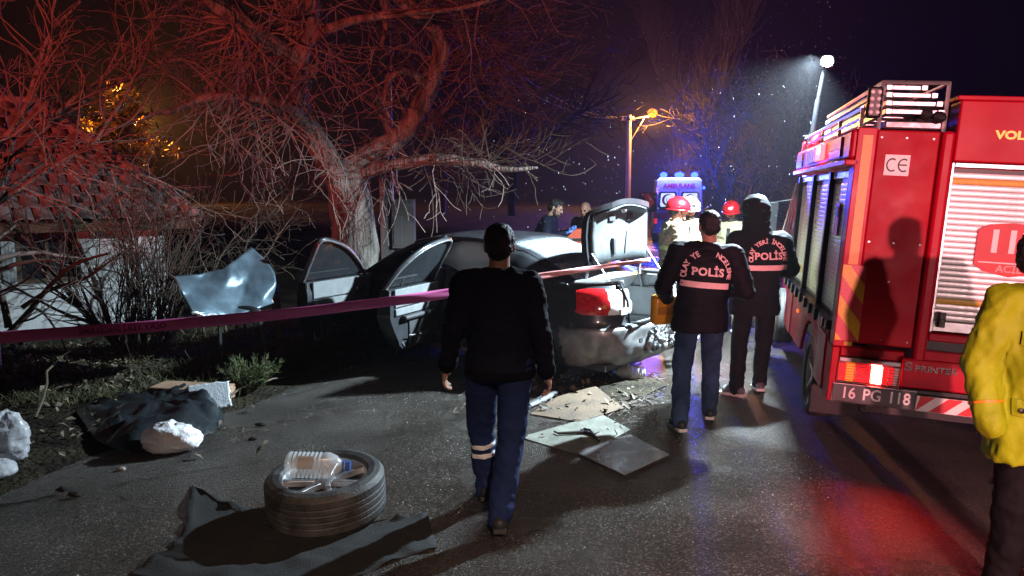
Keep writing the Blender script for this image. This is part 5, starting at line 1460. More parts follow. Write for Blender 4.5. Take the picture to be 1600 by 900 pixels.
def folds(me, amp, sc=(7, 7, 12), seed=0, mask=None):
    n = len(me.vertices)
    co = np.empty(n * 3, np.float32); me.vertices.foreach_get('co', co); co = co.reshape(-1, 3)
    no = np.empty(n * 3, np.float32); me.vertices.foreach_get('normal', no); no = no.reshape(-1, 3)
    for i in range(n):
        c = co[i]
        v = Vector((c[0] * sc[0] + seed, c[1] * sc[1], c[2] * sc[2]))
        h = noise.noise(v); h2 = 1 - abs(noise.noise(v * 1.9 + Vector((3, 1, 7)))) * 2
        h3 = 1 - abs(noise.noise(Vector((c[0] * sc[0] * 1.3 + c[2] * 7 + seed, c[1] * sc[1] * 1.3, c[2] * sc[2] * 1.5)))) * 3
        w = amp * (0.6 * h + 0.5 * (h2 - 0.4) + 0.5 * max(0, h3))
        if mask: w *= mask(c)
        co[i] = c + no[i] * w
    me.vertices.foreach_set('co', co.ravel()); me.update()


def band(me, p0, axis, w0, w1, off, cond=None):
    p0, axis = Vector(p0), Vector(axis).normalized()
    bm = bmesh.new(); bm.from_mesh(me)
    if cond:
        bmesh.ops.delete(bm, geom=[f for f in bm.faces if not cond(f.calc_center_median())], context='FACES')
    for w, inner in ((w0, True), (w1, False)):
        bmesh.ops.bisect_plane(bm, geom=list(bm.verts) + list(bm.edges) + list(bm.faces), plane_co=p0 + axis * w, plane_no=axis, clear_inner=inner, clear_outer=not inner)
    bm.normal_update()
    for v in bm.verts: v.co += v.normal * off
    out = bpy.data.meshes.new('band'); bm.to_mesh(out); bm.free()
    out.polygons.foreach_set('use_smooth', [True] * len(out.polygons))
    return out


# canonical head facing +Y, centre of skull at origin, and a right hand hanging along -Z
hd_b = MB()
hd_b.ell((0, -0.012, 0.035), (0.076, 0.096, 0.085), 20, 14); hd_b.ell((0, 0.03, -0.03), (0.060, 0.062, 0.080), 18, 12); hd_b.ell((0, 0.042, -0.078), (0.046, 0.046, 0.038), 14, 10)
capsule(hd_b, (0, 0.094, 0.008), (0, 0.112, -0.022), 0.009, 0.014, 10)
capsule(hd_b, (-0.034, 0.084, 0.020), (0.034, 0.084, 0.020), 0.012, 0.012, 10)
for s in (-1, 1):
    hd_b.ell((s * 0.042, 0.064, -0.018), (0.022, 0.022, 0.022), 10, 8); hd_b.ell((s * 0.079, -0.012, -0.004), (0.010, 0.022, 0.034), 10, 8)
hd_b.ell((0, 0.084, -0.058), (0.025, 0.012, 0.011), 10, 8); hd_b.ell((0, 0.074, -0.100), (0.022, 0.018, 0.018), 10, 8)
capsule(hd_b, (0, -0.025, -0.17), (0, -0.012, -0.04), 0.060, 0.058, 16)
HEAD = remesh(hd_b, 0.0068, 2)
hn = MB()
hn.ell((0, 0, -0.050), (0.017, 0.043, 0.056), 14, 10); capsule(hn, (0, 0, 0.03), (0, 0, -0.03), 0.026, 0.030, 12)
for (y, L, c0) in ((0.031, 0.068, 0.30), (0.011, 0.078, 0.36), (-0.010, 0.072, 0.42), (-0.030, 0.056, 0.50)):
    p = Vector((0, y, -0.092)); a = c0; r = 0.0092
    for f in (0.45, 0.32, 0.26):
        q = p + Vector((-math.sin(a), 0.06 * (y * 30), -math.cos(a))) * L * f
        capsule(hn, p, q, r, r * 0.92, 10); p = q; a += 0.42; r *= 0.92
capsule(hn, (0, 0.030, -0.03), (-0.012, 0.060, -0.062), 0.014, 0.0115, 10); capsule(hn, (-0.012, 0.060, -0.062), (-0.022, 0.068, -0.096), 0.0112, 0.009, 10)
HAND = remesh(hn, 0.0042, 1)


def join_meshes(parts):
    bm = bmesh.new()
    for me, M in parts:
        t = me.copy()
        if M is not None:
            t.transform(M)
            if M.determinant() < 0: t.flip_normals()
        bm.from_mesh(t); bpy.data.meshes.remove(t)
    out = bpy.data.meshes.new('body'); bm.to_mesh(out); bm.free()
    out.polygons.foreach_set('use_smooth', [True] * len(out.polygons))
    return out


DEF = dict(pelvis=(0, 0, .95), chest=(0, 0.0, 1.27), neck=(0, 0.0, 1.47), head=(0, 0.03, 1.615), head_rot=(0, 0, 0),
           sl=(-.195, 0, 1.415), el=(-.265, -.02, 1.14), wl=(-.275, .06, .90), sr=(.195, 0, 1.415), er=(.265, -.02, 1.14), wr=(.275, .06, .90),
           hl=(-.095, 0, .92), kl=(-.11, .03, .50), al=(-.115, -.02, .095), tl=(-.125, .15, .035), hr=(.095, 0, .92), kr=(.11, .03, .50), ar=(.115, -.02, .095), tr=(.125, .15, .035))


def human(label, loc, yaw, pose=None, h=1.0, jacket=None, trousers=None, shoe=None, sole=None, hem=0.80, bulk=1.0, hair=True, beard=False, hood=False, collar=True,
          bare=True, glove=None, sleeve=0.0, leg=1.0, fold=0.011, seed=0, hands=True, group=None, fsc=(6, 6, 13)):
    J = dict(DEF); J.update(pose or {})
    J = {k: Vector(v) for k, v in J.items()}
    o = empty('person', loc, yaw, label, 'person', group); o.scale = (h, h, h)
    hM = T(*J['head']) @ Matrix.Rotation(J['head_rot'].z, 4, 'Z') @ Matrix.Rotation(J['head_rot'].x, 4, 'X') @ Matrix.Rotation(J['head_rot'].y, 4, 'Y')
    # body
    b = MB()
    capsule(b, J['pelvis'], J['chest'], 0.12, 0.13); capsule(b, J['chest'], J['neck'], 0.12, 0.055)
    for s in 'lr':
        capsule(b, J['s' + s], J['e' + s], 0.045, 0.038); capsule(b, J['e' + s], J['w' + s], 0.040, 0.026); capsule(b, J['chest'] + Vector((0, 0, .1)), J['s' + s], 0.06, 0.045)
        capsule(b, J['h' + s], J['k' + s], 0.075, 0.052); capsule(b, J['k' + s], J['a' + s], 0.048, 0.035); capsule(b, J['pelvis'], J['h' + s], 0.1, 0.08)
        capsule(b, J['a' + s] - Vector((0, 0, .03)), J['t' + s], 0.035, 0.025)
    core = remesh(b, 0.022, 2)
    parts = [(core, None), (HEAD, hM)]
    gl = []
    for s, sg in (('l', -1), ('r', 1)):
        dr = (J['w' + s] - J['e' + s]).normalized(); zax = -dr
        yax = Vector((0, 1, 0.25)); yax = (yax - zax * yax.dot(zax)).normalized(); xax = yax.cross(zax)
        Mh = Matrix(((xax.x, yax.x, zax.x, 0), (xax.y, yax.y, zax.y, 0), (xax.z, yax.z, zax.z, 0), (0, 0, 0, 1)))
        Mh = T(*(J['w' + s] + dr * 0.005)) @ Mh @ Matrix.Diagonal((sg, 1, 1, 1))
        if hands: (gl if glove else parts).append((HAND, Mh))
    link_mesh('body', join_meshes(parts), M_skin, o)
    if gl:
        for q in gl: link_mesh('glove', join_meshes([q]), glove, o)
    for s in (-1, 1):
        e = MB(); e.ell((s * 0.031, 0.083, 0.000), (0.014, 0.010, 0.006), 10, 6); e.ell((s * 0.033, 0.093, 0.021), (0.020, 0.006, 0.005), 8, 5)
        me = e.build('eye', M_eye, o); me.data.transform(hM)
    if hair:
        e = MB(); e.ell((0, -0.024, 0.044), (0.084, 0.098, 0.088), 18, 12); e.ell((0, -0.055, 0.0), (0.074, 0.066, 0.075), 14, 10); e.ell((0, 0.03, 0.088), (0.062, 0.050, 0.038), 14, 10)
        me = remesh(e, 0.009, 2); folds(me, 0.009, (46, 46, 26), seed); me.transform(hM); link_mesh('hair', me, M_hair, o)
    if beard:
        e = MB(); e.ell((0, 0.045, -0.082), (0.054, 0.050, 0.042), 14, 10); e.ell((0, 0.088, -0.040), (0.028, 0.014, 0.007), 10, 6)
        for s in (-1, 1): e.ell((s * 0.056, 0.02, -0.045), (0.013, 0.022, 0.045), 10, 8)
        me = remesh(e, 0.008, 1); folds(me, 0.004, (80, 80, 60), seed); me.transform(hM); link_mesh('beard', me, M_beard, o)
    # trousers
    b = MB()
    pl = J['pelvis']
    for s in 'lr':
        capsule(b, J['h' + s] + Vector((0, 0, .02)), J['k' + s], 0.098 * leg, 0.078 * leg); capsule(b, J['k' + s], J['a' + s] - Vector((0, 0, .02)), 0.074 * leg, 0.062 * leg)
    b.ell(tuple(pl), (0.160, 0.112, 0.13), 16, 10)
    me = remesh(b, 0.0125, 3); folds(me, min(fold, 0.011), (9, 9, 8), seed + 5, lambda c: 0.45 + 0.9 * max(0, min(1, (0.75 - c[2]) / 0.5)))
    tr = link_mesh('trousers', me, trousers, o)
    # jacket
    b = MB()
    ax = [(pl + Vector((0, 0, hem - 0.95)), .210, .158), (pl + Vector((0, 0, hem - 0.88)), .207, .156), (pl.lerp(J['chest'], 0.3), .188, .138), (J['chest'], .205, .142), (J['chest'].lerp(J['neck'], 0.6), .195, .122), (J['chest'].lerp(J['neck'], 0.88), .125, .095), (J['neck'] + Vector((0, -.004, 0.02)), .077, .078)]
    b.loft([[c + Vector((rx * bulk * math.copysign(abs(math.cos(a)) ** 0.85, math.cos(a)), ry * bulk * math.copysign(abs(math.sin(a)) ** 0.9, math.sin(a)), 0)) for a in [2 * math.pi * k / 26 for k in range(26)]] for c, rx, ry in ax])
    for s in 'lr':
        capsule(b, J['s' + s] + Vector((0, 0, -.01)), J['e' + s], 0.082 * bulk, 0.066 * bulk)
        w = J['e' + s].lerp(J['w' + s], 1.0 + sleeve); capsule(b, J['e' + s], w, 0.066 * bulk, 0.050 * bulk)
        capsule(b, J['chest'].lerp(J['neck'], 0.65), J['s' + s], 0.09, 0.080 * bulk)
    if collar: b.lathe([(0.055, -0.02), (0.076, -0.02), (0.082, 0.058), (0.066, 0.062)], 20, 0, T(*(J['neck'] + Vector((0, -.006, .02)))))
    if hood:
        b.ell(tuple(J['head'] + Vector((0, -0.03, 0.03))), (0.128, 0.140, 0.145), 18, 12); capsule(b, J['head'] + Vector((0, -.03, -.02)), J['neck'] + Vector((0, -.02, -.05)), 0.12, 0.13)
    me = remesh(b, 0.0125, 3); folds(me, fold, fsc, seed)
    jk = link_mesh('jacket', me, jacket, o)
    # shoes
    for s in 'lr':
        a, t = J['a' + s], J['t' + s]; dx = (t - a); dx.z = 0; dx.normalize()
        heel = Vector((a.x, a.y, min(a.z, 0.30) - 0.035)) - dx * 0.045
        b = MB(); capsule(b, heel, t - dx * 0.03 + Vector((0, 0, .008)), 0.043, 0.036); capsule(b, a + Vector((0, 0, -.0)), a.lerp(t, 0.5), 0.046, 0.036); b.ell(tuple(t - dx * 0.045), (0.050, 0.055, 0.036), 12, 8)
        me = remesh(b, 0.010, 2); sh = link_mesh('shoe', me, shoe or M_shoe, o)
        lo = min(v.co.z for v in me.vertices)
        ang = math.atan2(dx.x, dx.y); mid = (heel + t) / 2; slope = math.atan2((t.z + 0.005) - (heel.z), (t - heel).length)
        prof = [(-0.036, -0.145), (0.036, -0.145), (0.042, -0.09), (0.040, 0.0), (0.050, 0.07), (0.042, 0.125), (0.0, 0.148), (-0.042, 0.125), (-0.050, 0.07), (-0.040, 0.0), (-0.042, -0.09)]
        sb = MB(); sb.prism(prof, -0.013, 0.014, 0, T(mid.x, mid.y, (heel.z + t.z) / 2 - 0.036) @ Matrix.Rotation(-ang, 4, 'Z') @ Matrix.Rotation(slope, 4, 'X'))
        sb.build('sole', sole or M_sole, sh, 40, 0.005)
    return o, jk, tr, J, hM


def project(me, target, off=0.005, sgn=1):
    """lay a flat print on the back (or front) of a garment"""
    tm_ = target.data
    bv = BVHTree.FromPolygons([v.co for v in tm_.vertices], [list(p.vertices) for p in tm_.polygons])
    for v in me.vertices:
        h = bv.ray_cast(Vector((v.co.x, -sgn * 2.0, v.co.z)), Vector((0, sgn, 0)))
        if h[0] is not None: v.co.y = h[0].y - sgn * off
        else: v.co.y = -sgn * 0.1
    me.update()


def strip_mesh(x0, x1, z0, z1, n=28, m=3):
    b = MB(); b.loft([[(x0 + (x1 - x0) * i / n, 0, z0 + (z1 - z0) * j / m) for j in range(m + 1)] for i in range(n + 1)], False, False)
    me = bpy.data.meshes.new('strip'); me.from_pydata([tuple(v) for v in b.v], [], b.f); me.update(); return me


def police_print(jk, cx, cz, rad, tilt, wstrip, arc_text='OLAY YERİ İNCELEME', size=0.062, gap=None):
    Rt = T(cx, 0, cz) @ Matrix.Rotation(tilt, 4, 'Y')
    me = text_mesh('POLİS', 0.088, 0.0035, 0, 'CENTER', 1.08); me.transform(Rt @ T(0, 0, 0.0) @ FACE_BACK @ Matrix.Diagonal((1.0, 0.95, 1, 1))); project(me, jk); link_mesh('lettering', me, M_pinkref, jk)
    chars = list(arc_text); n = len(chars)
    for i, chx in enumerate(chars):
        if chx == ' ' or (gap and gap[0] <= i <= gap[1]): continue
        a = R(186) - R(192) * i / (n - 1)
        me = text_mesh(chx, size, 0.002, 0)
        me.transform(Rt @ T(rad * math.cos(a) * 1.06, 0, rad * math.sin(a) * 1.0 - 0.015) @ Matrix.Rotation(-(a - math.pi / 2), 4, 'Y') @ FACE_BACK)
        project(me, jk); link_mesh('lettering', me, M_pinkref, jk)
    me = strip_mesh(-wstrip, wstrip, -0.125, -0.078); me.transform(Rt); project(me, jk, 0.005); link_mesh('reflective_strip', me, M_pinkref, jk)


def helmet(o, hM, mat, white=False):
    h = empty('helmet', (0, 0, 0)); h.parent = o; h.matrix_local = hM
    b = MB(); rings = []
    kx, ky, kz = (0.112, 0.142, 0.125) if not white else (0.122, 0.150, 0.130)
    prof = [(1.0, -0.10), (1.02, 0.0), (0.99, 0.25), (0.90, 0.50), (0.70, 0.76), (0.40, 0.93), (0.12, 0.99), (0.01, 1.0)]
    for r, z in prof: rings.append([(kx * r * math.cos(a), -0.012 + ky * r * math.sin(a) * (1.0 + (0.0)), 0.03 + kz * z) for a in [2 * math.pi * k / 28 for k in range(28)]])
    b.loft(rings, True, False); b.build('shell', mat, h, 50).modifiers.new('s', 'SOLIDIFY').thickness = -0.006
    b = MB(); rings = []
    for (r, z) in ((0.97, 0.020), (1.03, 0.014), (1.13, 0.004), (1.13, -0.002), (0.97, 0.010)):
        rings.append([(kx * r * math.cos(a), -0.012 + ky * (r + (0.10 if math.sin(a) > 0.3 and r > 1.1 else 0)) * math.sin(a), z) for a in [2 * math.pi * k / 28 for k in range(28)]])
    b.loft(rings, True, False); b.build('brim', mat, h, 50)
    b = MB(); b.box(-0.010, 0.010, -0.11, 0.11, 0.0, 0.006, 0, T(0, 0, 0.155) ); b.build('crest', mat, h, 40, 0.003)
    b = MB()
    for s in (-1, 1): b.tube([(s * 0.088, -0.01, 0.01), (s * 0.080, 0.02, -0.06), (s * 0.045, 0.055, -0.118), (0, 0.066, -0.128)], 0.0065, 6)
    b.build('chin_strap', M_blackpl, h)
    if white:
        b = MB(); b.box(-0.05, 0.05, ky - 0.012, ky + 0.004, 0.055, 0.085); b.build('front_badge', M_ink, h, 30, 0.004)
        b = MB(); rings = []
        for z, r in ((0.09, 1.04), (0.03, 1.10)): rings.append([(kx * r * math.cos(a), -0.012 + ky * r * math.sin(a), z) for a in [math.pi * k / 16 for k in range(17)]])
        b.loft(rings, False, False); b.build('visor', M_clens, h, 50).modifiers.new('s', 'SOLIDIFY').thickness = 0.004
    else:
        b = MB(); b.ell((0.0, ky - 0.008, 0.075), (0.03, 0.012, 0.022), 10, 6); b.build('front_badge', M_silver, h)
        b = MB(); b.tube([(-kx * 0.98, -0.02, 0.05), (-kx * 1.02, 0.05, 0.045)], 0.016, 8); b.build('helmet_torch', M_blackpl, h)
    return h


# --- the man walking away in the middle of the picture
o, jk, tr, J, hM = human('person in dark navy jacket and blue trousers with two white knee bands walking away', (-0.08, 4.04, 0.012), 0.0,
    dict(pelvis=(0.01, 0.02, .94), chest=(.0, .035, 1.26), neck=(.005, .06, 1.445), head=(.01, .085, 1.585), sl=(-.188, .03, 1.385), el=(-.245, -.01, 1.12), wl=(-.292, .07, .905), sr=(.178, .03, 1.385), er=(.236, -.03, 1.12), wr=(.278, .03, .885),
         hl=(-.09, .03, .90), kl=(-.105, .21, .50), al=(-.075, .27, .12), tl=(-.08, .44, .05), hr=(.10, .0, .90), kr=(.075, .03, .48), ar=(.01, -.17, .125), tr=(.0, -.02, .035)),
    1.0, M_navy, M_navyp, M_shoe, pm('dark_sole', (0.03, 0.03, 0.03), 0.8), hem=0.87, bulk=0.92, leg=1.04, fold=0.014, seed=1)
def knit(jk, J, mat, hem):
    me = band(jk.data, (0, 0, hem), (0, 0, 1), 0.008, 0.050, 0.004, lambda c: abs(c.x) < 0.215); link_mesh('hem_band', me, mat, jk)
    for s in 'lr':
        ax_ = (J['w' + s] - J['e' + s]).normalized(); me = band(jk.data, J['w' + s], ax_, -0.035, 0.025, 0.004, lambda c, w=J['w' + s]: (Vector(c) - w).length < 0.13 and abs(c.x) > 0.2); link_mesh('cuff', me, mat, jk)
M_knit = pm('dark_knit', (0.004, 0.004, 0.007), 0.85, spec=0.1, bump=0.5, bs=200)
knit(jk, J, M_knit, 0.86)
axk = J['al'] - J['kl']
for w in (0.085, 0.145):
    me = band(tr.data, J['kl'], axk, w, w + 0.030, 0.004, lambda c: c.z < 0.6 and (Vector(c) - J['kl']).cross(axk.normalized()).length < 0.115)
    link_mesh('reflective_band', me, M_silver, tr)
# --- crime scene officers
o, jk, tr, J, hM = human('person in black police vest and blue jeans seen from behind, carrying an amber case', (1.53, 5.85, 0.012), R(2),
    dict(pelvis=(-.02, 0, .93), chest=(.02, .01, 1.27), neck=(.035, .03, 1.465), head=(.05, .06, 1.61), head_rot=(R(-6), 0, 0), sl=(-.20, .01, 1.42), el=(-.33, -.03, 1.14), wl=(-.245, .17, 1.02), sr=(.245, .01, 1.385), er=(.345, -.02, 1.10), wr=(.22, .20, 1.08),
         hl=(-.10, 0, .91), kl=(-.15, .0, .49), al=(-.20, -.17, .095), tl=(-.215, 0.0, .035), hr=(.09, 0, .91), kr=(.125, .12, .50), ar=(.125, .12, .10), tr=(.165, .29, .035)),
    1.0, M_vest, M_jeans, M_shoe, M_sole, hem=0.80, bulk=1.08, seed=2, leg=1.02)
b = MB(); b.lathe([(0.085, -0.035), (0.125, -0.03), (0.14, 0.0), (0.115, 0.035), (0.085, 0.03)], 22, 0, T(0.035, -0.03, 1.45) @ Matrix.Rotation(R(-22), 4, 'X'))
me = remesh(b, 0.013, 3); folds(me, 0.012, (9, 9, 12), 4); link_mesh('folded_hood', me, M_vest, o)
police_print(jk, -0.005, 1.265, 0.165, R(4.5), 0.185, size=0.056, gap=(7, 10))
c = empty('equipment_case', (1.28, 6.04, 0.79), R(15), 'amber plastic case held by the police officer in blue jeans', 'case')
b = MB(); b.box(-0.13, 0.10, -0.055, 0.055, 0.02, 0.27); b.build('case_body', M_orangebag, c, 40, 0.035, 4)
b = MB(); b.tube([(-0.08, 0, 0.26), (-0.07, 0, 0.31), (0.04, 0, 0.31), (0.05, 0, 0.26)], 0.012, 6); b.build('handle', M_blackpl, c)
b = MB(); b.box(-0.10, 0.07, -0.062, -0.05, 0.11, 0.17); b.build('latch_panel', pm('amber_dark', (0.5, 0.2, 0.01), 0.5), c, 30, 0.006)
o, jk, tr, J, hM = human('person in black hooded jacket and police vest with dark trousers beside the fire engine', (2.27, 6.76, 0.012), R(-4),
    dict(pelvis=(-.02, 0, .94), neck=(-.01, .03, 1.47), head=(-.035, .05, 1.66), sl=(-.20, .0, 1.42), el=(-.27, .0, 1.14), wl=(-.19, .17, 1.0), sr=(.20, .0, 1.42), er=(.295, -.01, 1.16), wr=(.20, .18, 1.12),
         kl=(-.13, .03, .49), al=(-.17, -.10, .095), tl=(-.26, .03, .035), kr=(.10, .08, .50), ar=(.09, .12, .095), tr=(.10, .29, .035)),
    1.02, M_dark, M_dark, pm('grey_shoe', (0.10, 0.105, 0.12), 0.7, var=0.3, vs=12), M_sole, hem=0.76, bulk=1.08, hood=True, seed=3, leg=0.98, hair=False)
police_print(jk, 0.055, 1.285, 0.145, R(0), 0.18, size=0.052)
# --- firefighters
def fire_kit(o, jk, tr, hM, mat, white=False, glovez=None):
    helmet(o, hM, mat, white)
    for (z0, z1, m) in ((0.80, 0.855, M_lime), (1.16, 1.21, M_lime)):
        me = band(jk.data, (0, 0, 0), (0, 0, 1), z0, z1, 0.006, lambda c: abs(c.x) < 0.225)
        link_mesh('reflective_band', me, m, jk)
    b = MB(); b.box(-0.012, 0.012, -0.01, 0.01, 0.95, 1.42)
    me = strip_mesh(-0.022, 0.022, 0.86, 1.40, 3, 20); project(me, jk, 0.006, -1); link_mesh('front_placket', me, M_blackpl, jk)
o, jk, tr, J, hM = human('person in cream firefighter coat and red helmet standing in profile behind the open boot', (1.98, 9.0, 0.012), R(-84),
    dict(head=(0, .05, 1.62), head_rot=(R(-4), 0, 0), wl=(-.26, .12, .90), wr=(.27, .14, .86), er=(.28, -.02, 1.12)), 1.03, M_cream, M_cream, M_shoe, None, hem=0.72, bulk=1.13, fold=0.016, seed=4, glove=M_gloved)
fire_kit(o, jk, tr, hM, M_helr)
for s in 'lr':
    me = band(jk.data, J['w' + s], J['w' + s] - J['e' + s], -0.10, -0.045, 0.006, lambda c, w=J['w' + s]: (Vector(c) - w).length < 0.2); link_mesh('reflective_band', me, M_lime, jk)
o, jk, tr, J, hM = human('person in firefighter coat and white helmet facing the camera, bearded', (2.32, 9.65, 0.012), R(162),
    dict(head_rot=(R(-8), 0, R(12))), 1.03, M_cream, M_cream, M_shoe, None, hem=0.72, bulk=1.13, fold=0.015, seed=5, beard=True, glove=M_gloved)
fire_kit(o, jk, tr, hM, M_helw, True)
o, jk, tr, J, hM = human('person in cream coat and red helmet seen between the two police officers', (3.0, 10.1, 0.012), R(150),
    dict(head_rot=(R(-10), 0, R(8))), 1.0, M_cream, M_cream, M_shoe, None, hem=0.72, bulk=1.12, fold=0.015, seed=6, beard=True, glove=M_gloved)
fire_kit(o, jk, tr, hM, M_helr)
o, jk, tr, J, hM = human('person in red helmet far behind, just above the head of the officer in jeans', (3.72, 14.0, -0.05), R(175), None, 0.94, M_dark, M_dark, None, None, hem=0.74, seed=7)
helmet(o, hM, M_helr)
# --- two men beyond the car
o, jk, tr, J, hM = human('person in dark jacket with blue gloves looking down behind the car roof', (0.44, 11.1, 0.02), R(-105),
    dict(pelvis=(0, -.03, .95), chest=(0, .06, 1.26), neck=(0, .13, 1.44), head=(0, .21, 1.565), head_rot=(R(-24), 0, R(-4)), sl=(-.195, .12, 1.385), sr=(.195, .12, 1.385), el=(-.26, .12, 1.13), er=(.26, .12, 1.12), wl=(-.12, .36, 1.22), wr=(.08, .34, 1.20)),
    1.05, M_navy, M_dark, None, None, seed=8, beard=True, glove=M_glove)
o, jk, tr, J, hM = human('person with cropped hair and beard in dark jacket standing near the open boot lid', (1.17, 11.5, 0.02), R(142),
    dict(head_rot=(R(-14), 0, R(10)), neck=(0, .02, 1.47), head=(0, .06, 1.605)), 1.0, M_dark, M_dark, None, None, seed=9, beard=True, hair=False)
o, jk, tr, J, hM = human('person far down the road, only the head showing above the boot lid', (2.86, 18.2, -0.05), R(20), None, 1.02, M_rescue, M_dark, None, None, seed=10)
rb_ = empty('rescue_bag', (0.93, 11.35, 0.0), R(10), 'orange red rescue bag on a stand between the two men behind the car', 'bag')
b = MB(); b.box(-0.17, 0.17, -0.12, 0.12, 1.02, 1.34); b.v = [v + Vector((0.02 * noise.noise(v * 9), 0, 0.02 * noise.noise(v * 7))) for v in b.v]; b.build('bag', M_rescue, rb_, 40, 0.04, 4)
b = MB(); b.box(-0.175, 0.175, -0.125, -0.118, 1.15, 1.20); b.build('strap', M_blackpl, rb_, 30)
b = MB()
for x in (-0.15, 0.15):
    b.tube([(x, -0.1, 0), (x, 0.1, 1.02)], 0.012, 6); b.tube([(x, 0.1, 0), (x, -0.1, 1.02)], 0.012, 6)
b.build('stand', M_steel, rb_)
# --- yellow raincoat at the right edge
o, jk, tr, J, hM = human('person in yellow raincoat cut by the frame edge beside the fire engine', (2.405, 3.22, -0.01), R(172),
    dict(neck=(0, 0, 1.47), head=(0.05, .0, 1.60), head_rot=(0, 0, R(28)), er=(.285, .0, 1.13), wr=(.27, .10, .88), el=(-.3, 0, 1.13), wl=(-.28, .1, .9), sr=(.20, 0, 1.405)), 1.01, M_ylw, M_dark, None, None, hem=0.70, bulk=1.10, fold=0.016, seed=11, fsc=(10, 10, 4.5), hands=False, leg=1.05, collar=False)
b = MB(); b.lathe([(0.075, -0.03), (0.115, -0.02), (0.108, 0.055), (0.085, 0.075), (0.078, 0.05)], 22, 0, T(0, -0.005, 1.47)); me = remesh(b, 0.011, 2); folds(me, 0.012, (9, 9, 14), 3); link_mesh('collar', me, M_ylw, o)
me = strip_mesh(-0.035, 0.045, 0.74, 1.42, 4, 30); project(me, jk, 0.010, -1); link_mesh('front_placket', me, M_ylw, jk)
for (x0, x1, z0, z1) in ((0.055, 0.19, 0.93, 1.00), (0.06, 0.18, 1.24, 1.30)):
    me = strip_mesh(x0, x1, z0, z1, 10, 4); project(me, jk, 0.014, -1); fl_ = link_mesh('pocket_flap', me, M_ylw, jk); fl_.modifiers.new('s', 'SOLIDIFY').thickness = 0.008
for (x, z) in ((0.03, 1.36), (0.03, 1.20), (0.03, 1.04), (0.03, 0.88), (0.08, 0.955), (0.165, 0.955), (0.08, 1.265), (0.16, 1.265)):
    b = MB(); b.lathe([(0.001, 0.0), (0.012, 0.0), (0.012, 0.004), (0.001, 0.006)], 12, 0, FACE_BACK); me = bpy.data.meshes.new('snap_button'); me.from_pydata([tuple(v) for v in b.v], [], b.f)
    bv = BVHTree.FromPolygons([v.co for v in jk.data.vertices], [list(p.vertices) for p in jk.data.polygons]); hit = bv.ray_cast(Vector((x, 2, z)), Vector((0, -1, 0)))
    yb = (hit[0].y if hit[0] else 0.15) + 0.020
    me.transform(T(x, yb, z) @ Matrix.Rotation(math.pi, 4, 'Z')); link_mesh('snap_button', me, M_blackpl, jk)
me = band(jk.data, J['wr'], J['wr'] - J['er'], -0.10, -0.088, 0.005, lambda c: c.x > 0.225 and (Vector(c) - J['wr']).length < 0.2); link_mesh('cuff_band', me, M_orange, jk)

# ================================================================== LOOSE THINGS
# the wheel in the foreground, on a rumpled mat
q = G(511, 807)
gm = pm('dark_felt_mat', (0.007, 0.008, 0.009), 0.9, var=0.3, vs=4, bump=0.35, bs=120)
mo = [(300, 762), (352, 796), (412, 800), (470, 820), (560, 826), (612, 816), (668, 812), (684, 862), (640, 872), (560, 905), (470, 930), (330, 925), (200, 905), (262, 866), (290, 830)]
pts2 = [G(a, b_) for a, b_ in mo]
cx = sum(p.x for p in pts2) / len(pts2); cy = sum(p.y for p in pts2) / len(pts2)
mat_b = MB(); rings = []
NR = 16
dense2 = []
for a, b_ in zip(pts2, pts2[1:] + pts2[:1]):
    for k in range(6): dense2.append(a.lerp(b_, k / 6))
for r in range(NR + 1):
    f = r / NR
    ring = []
    for p in dense2:
        x, y = cx + (p.x - cx) * f, cy + (p.y - cy) * f
        hgt = 0.016 + 0.050 * max(0, noise.noise((x * 4.2, y * 4.2, 2))) + 0.02 * noise.noise((x * 11, y * 11, 5)) + 0.10 * max(0, f - 0.75) / 0.25 * max(0, noise.noise((x * 5, y * 5, 8)))
        dw = math.hypot(x - q.x, y - q.y)
        if dw < 0.42: hgt = min(hgt, 0.020)
        ring.append((x, y, max(hgt, 0.014)))
    rings.append(ring)
mat_b.loft(rings, True, False)
o = mat_b.build('rubber_mat', gm, None, 40); s_ = o.modifiers.new('s', 'SOLIDIFY'); s_.thickness = 0.006; s_.offset = -1
tag(o, 'dark rumpled felt mat lying on the asphalt beneath the loose wheel', 'mat')
lw = empty('loose_wheel', (q.x, q.y, 0.0), 0, 'loose car wheel with alloy spokes lying flat on the mat', 'wheel')
w_ = wheel(lw, (0, 0, 0.155), (R(3), R(-3), 0.4), 0.345, 0.255, 7)
for ch_ in list(w_.children): ch_.parent = lw; ch_.matrix_local = w_.matrix_basis
bpy.data.objects.remove(w_)
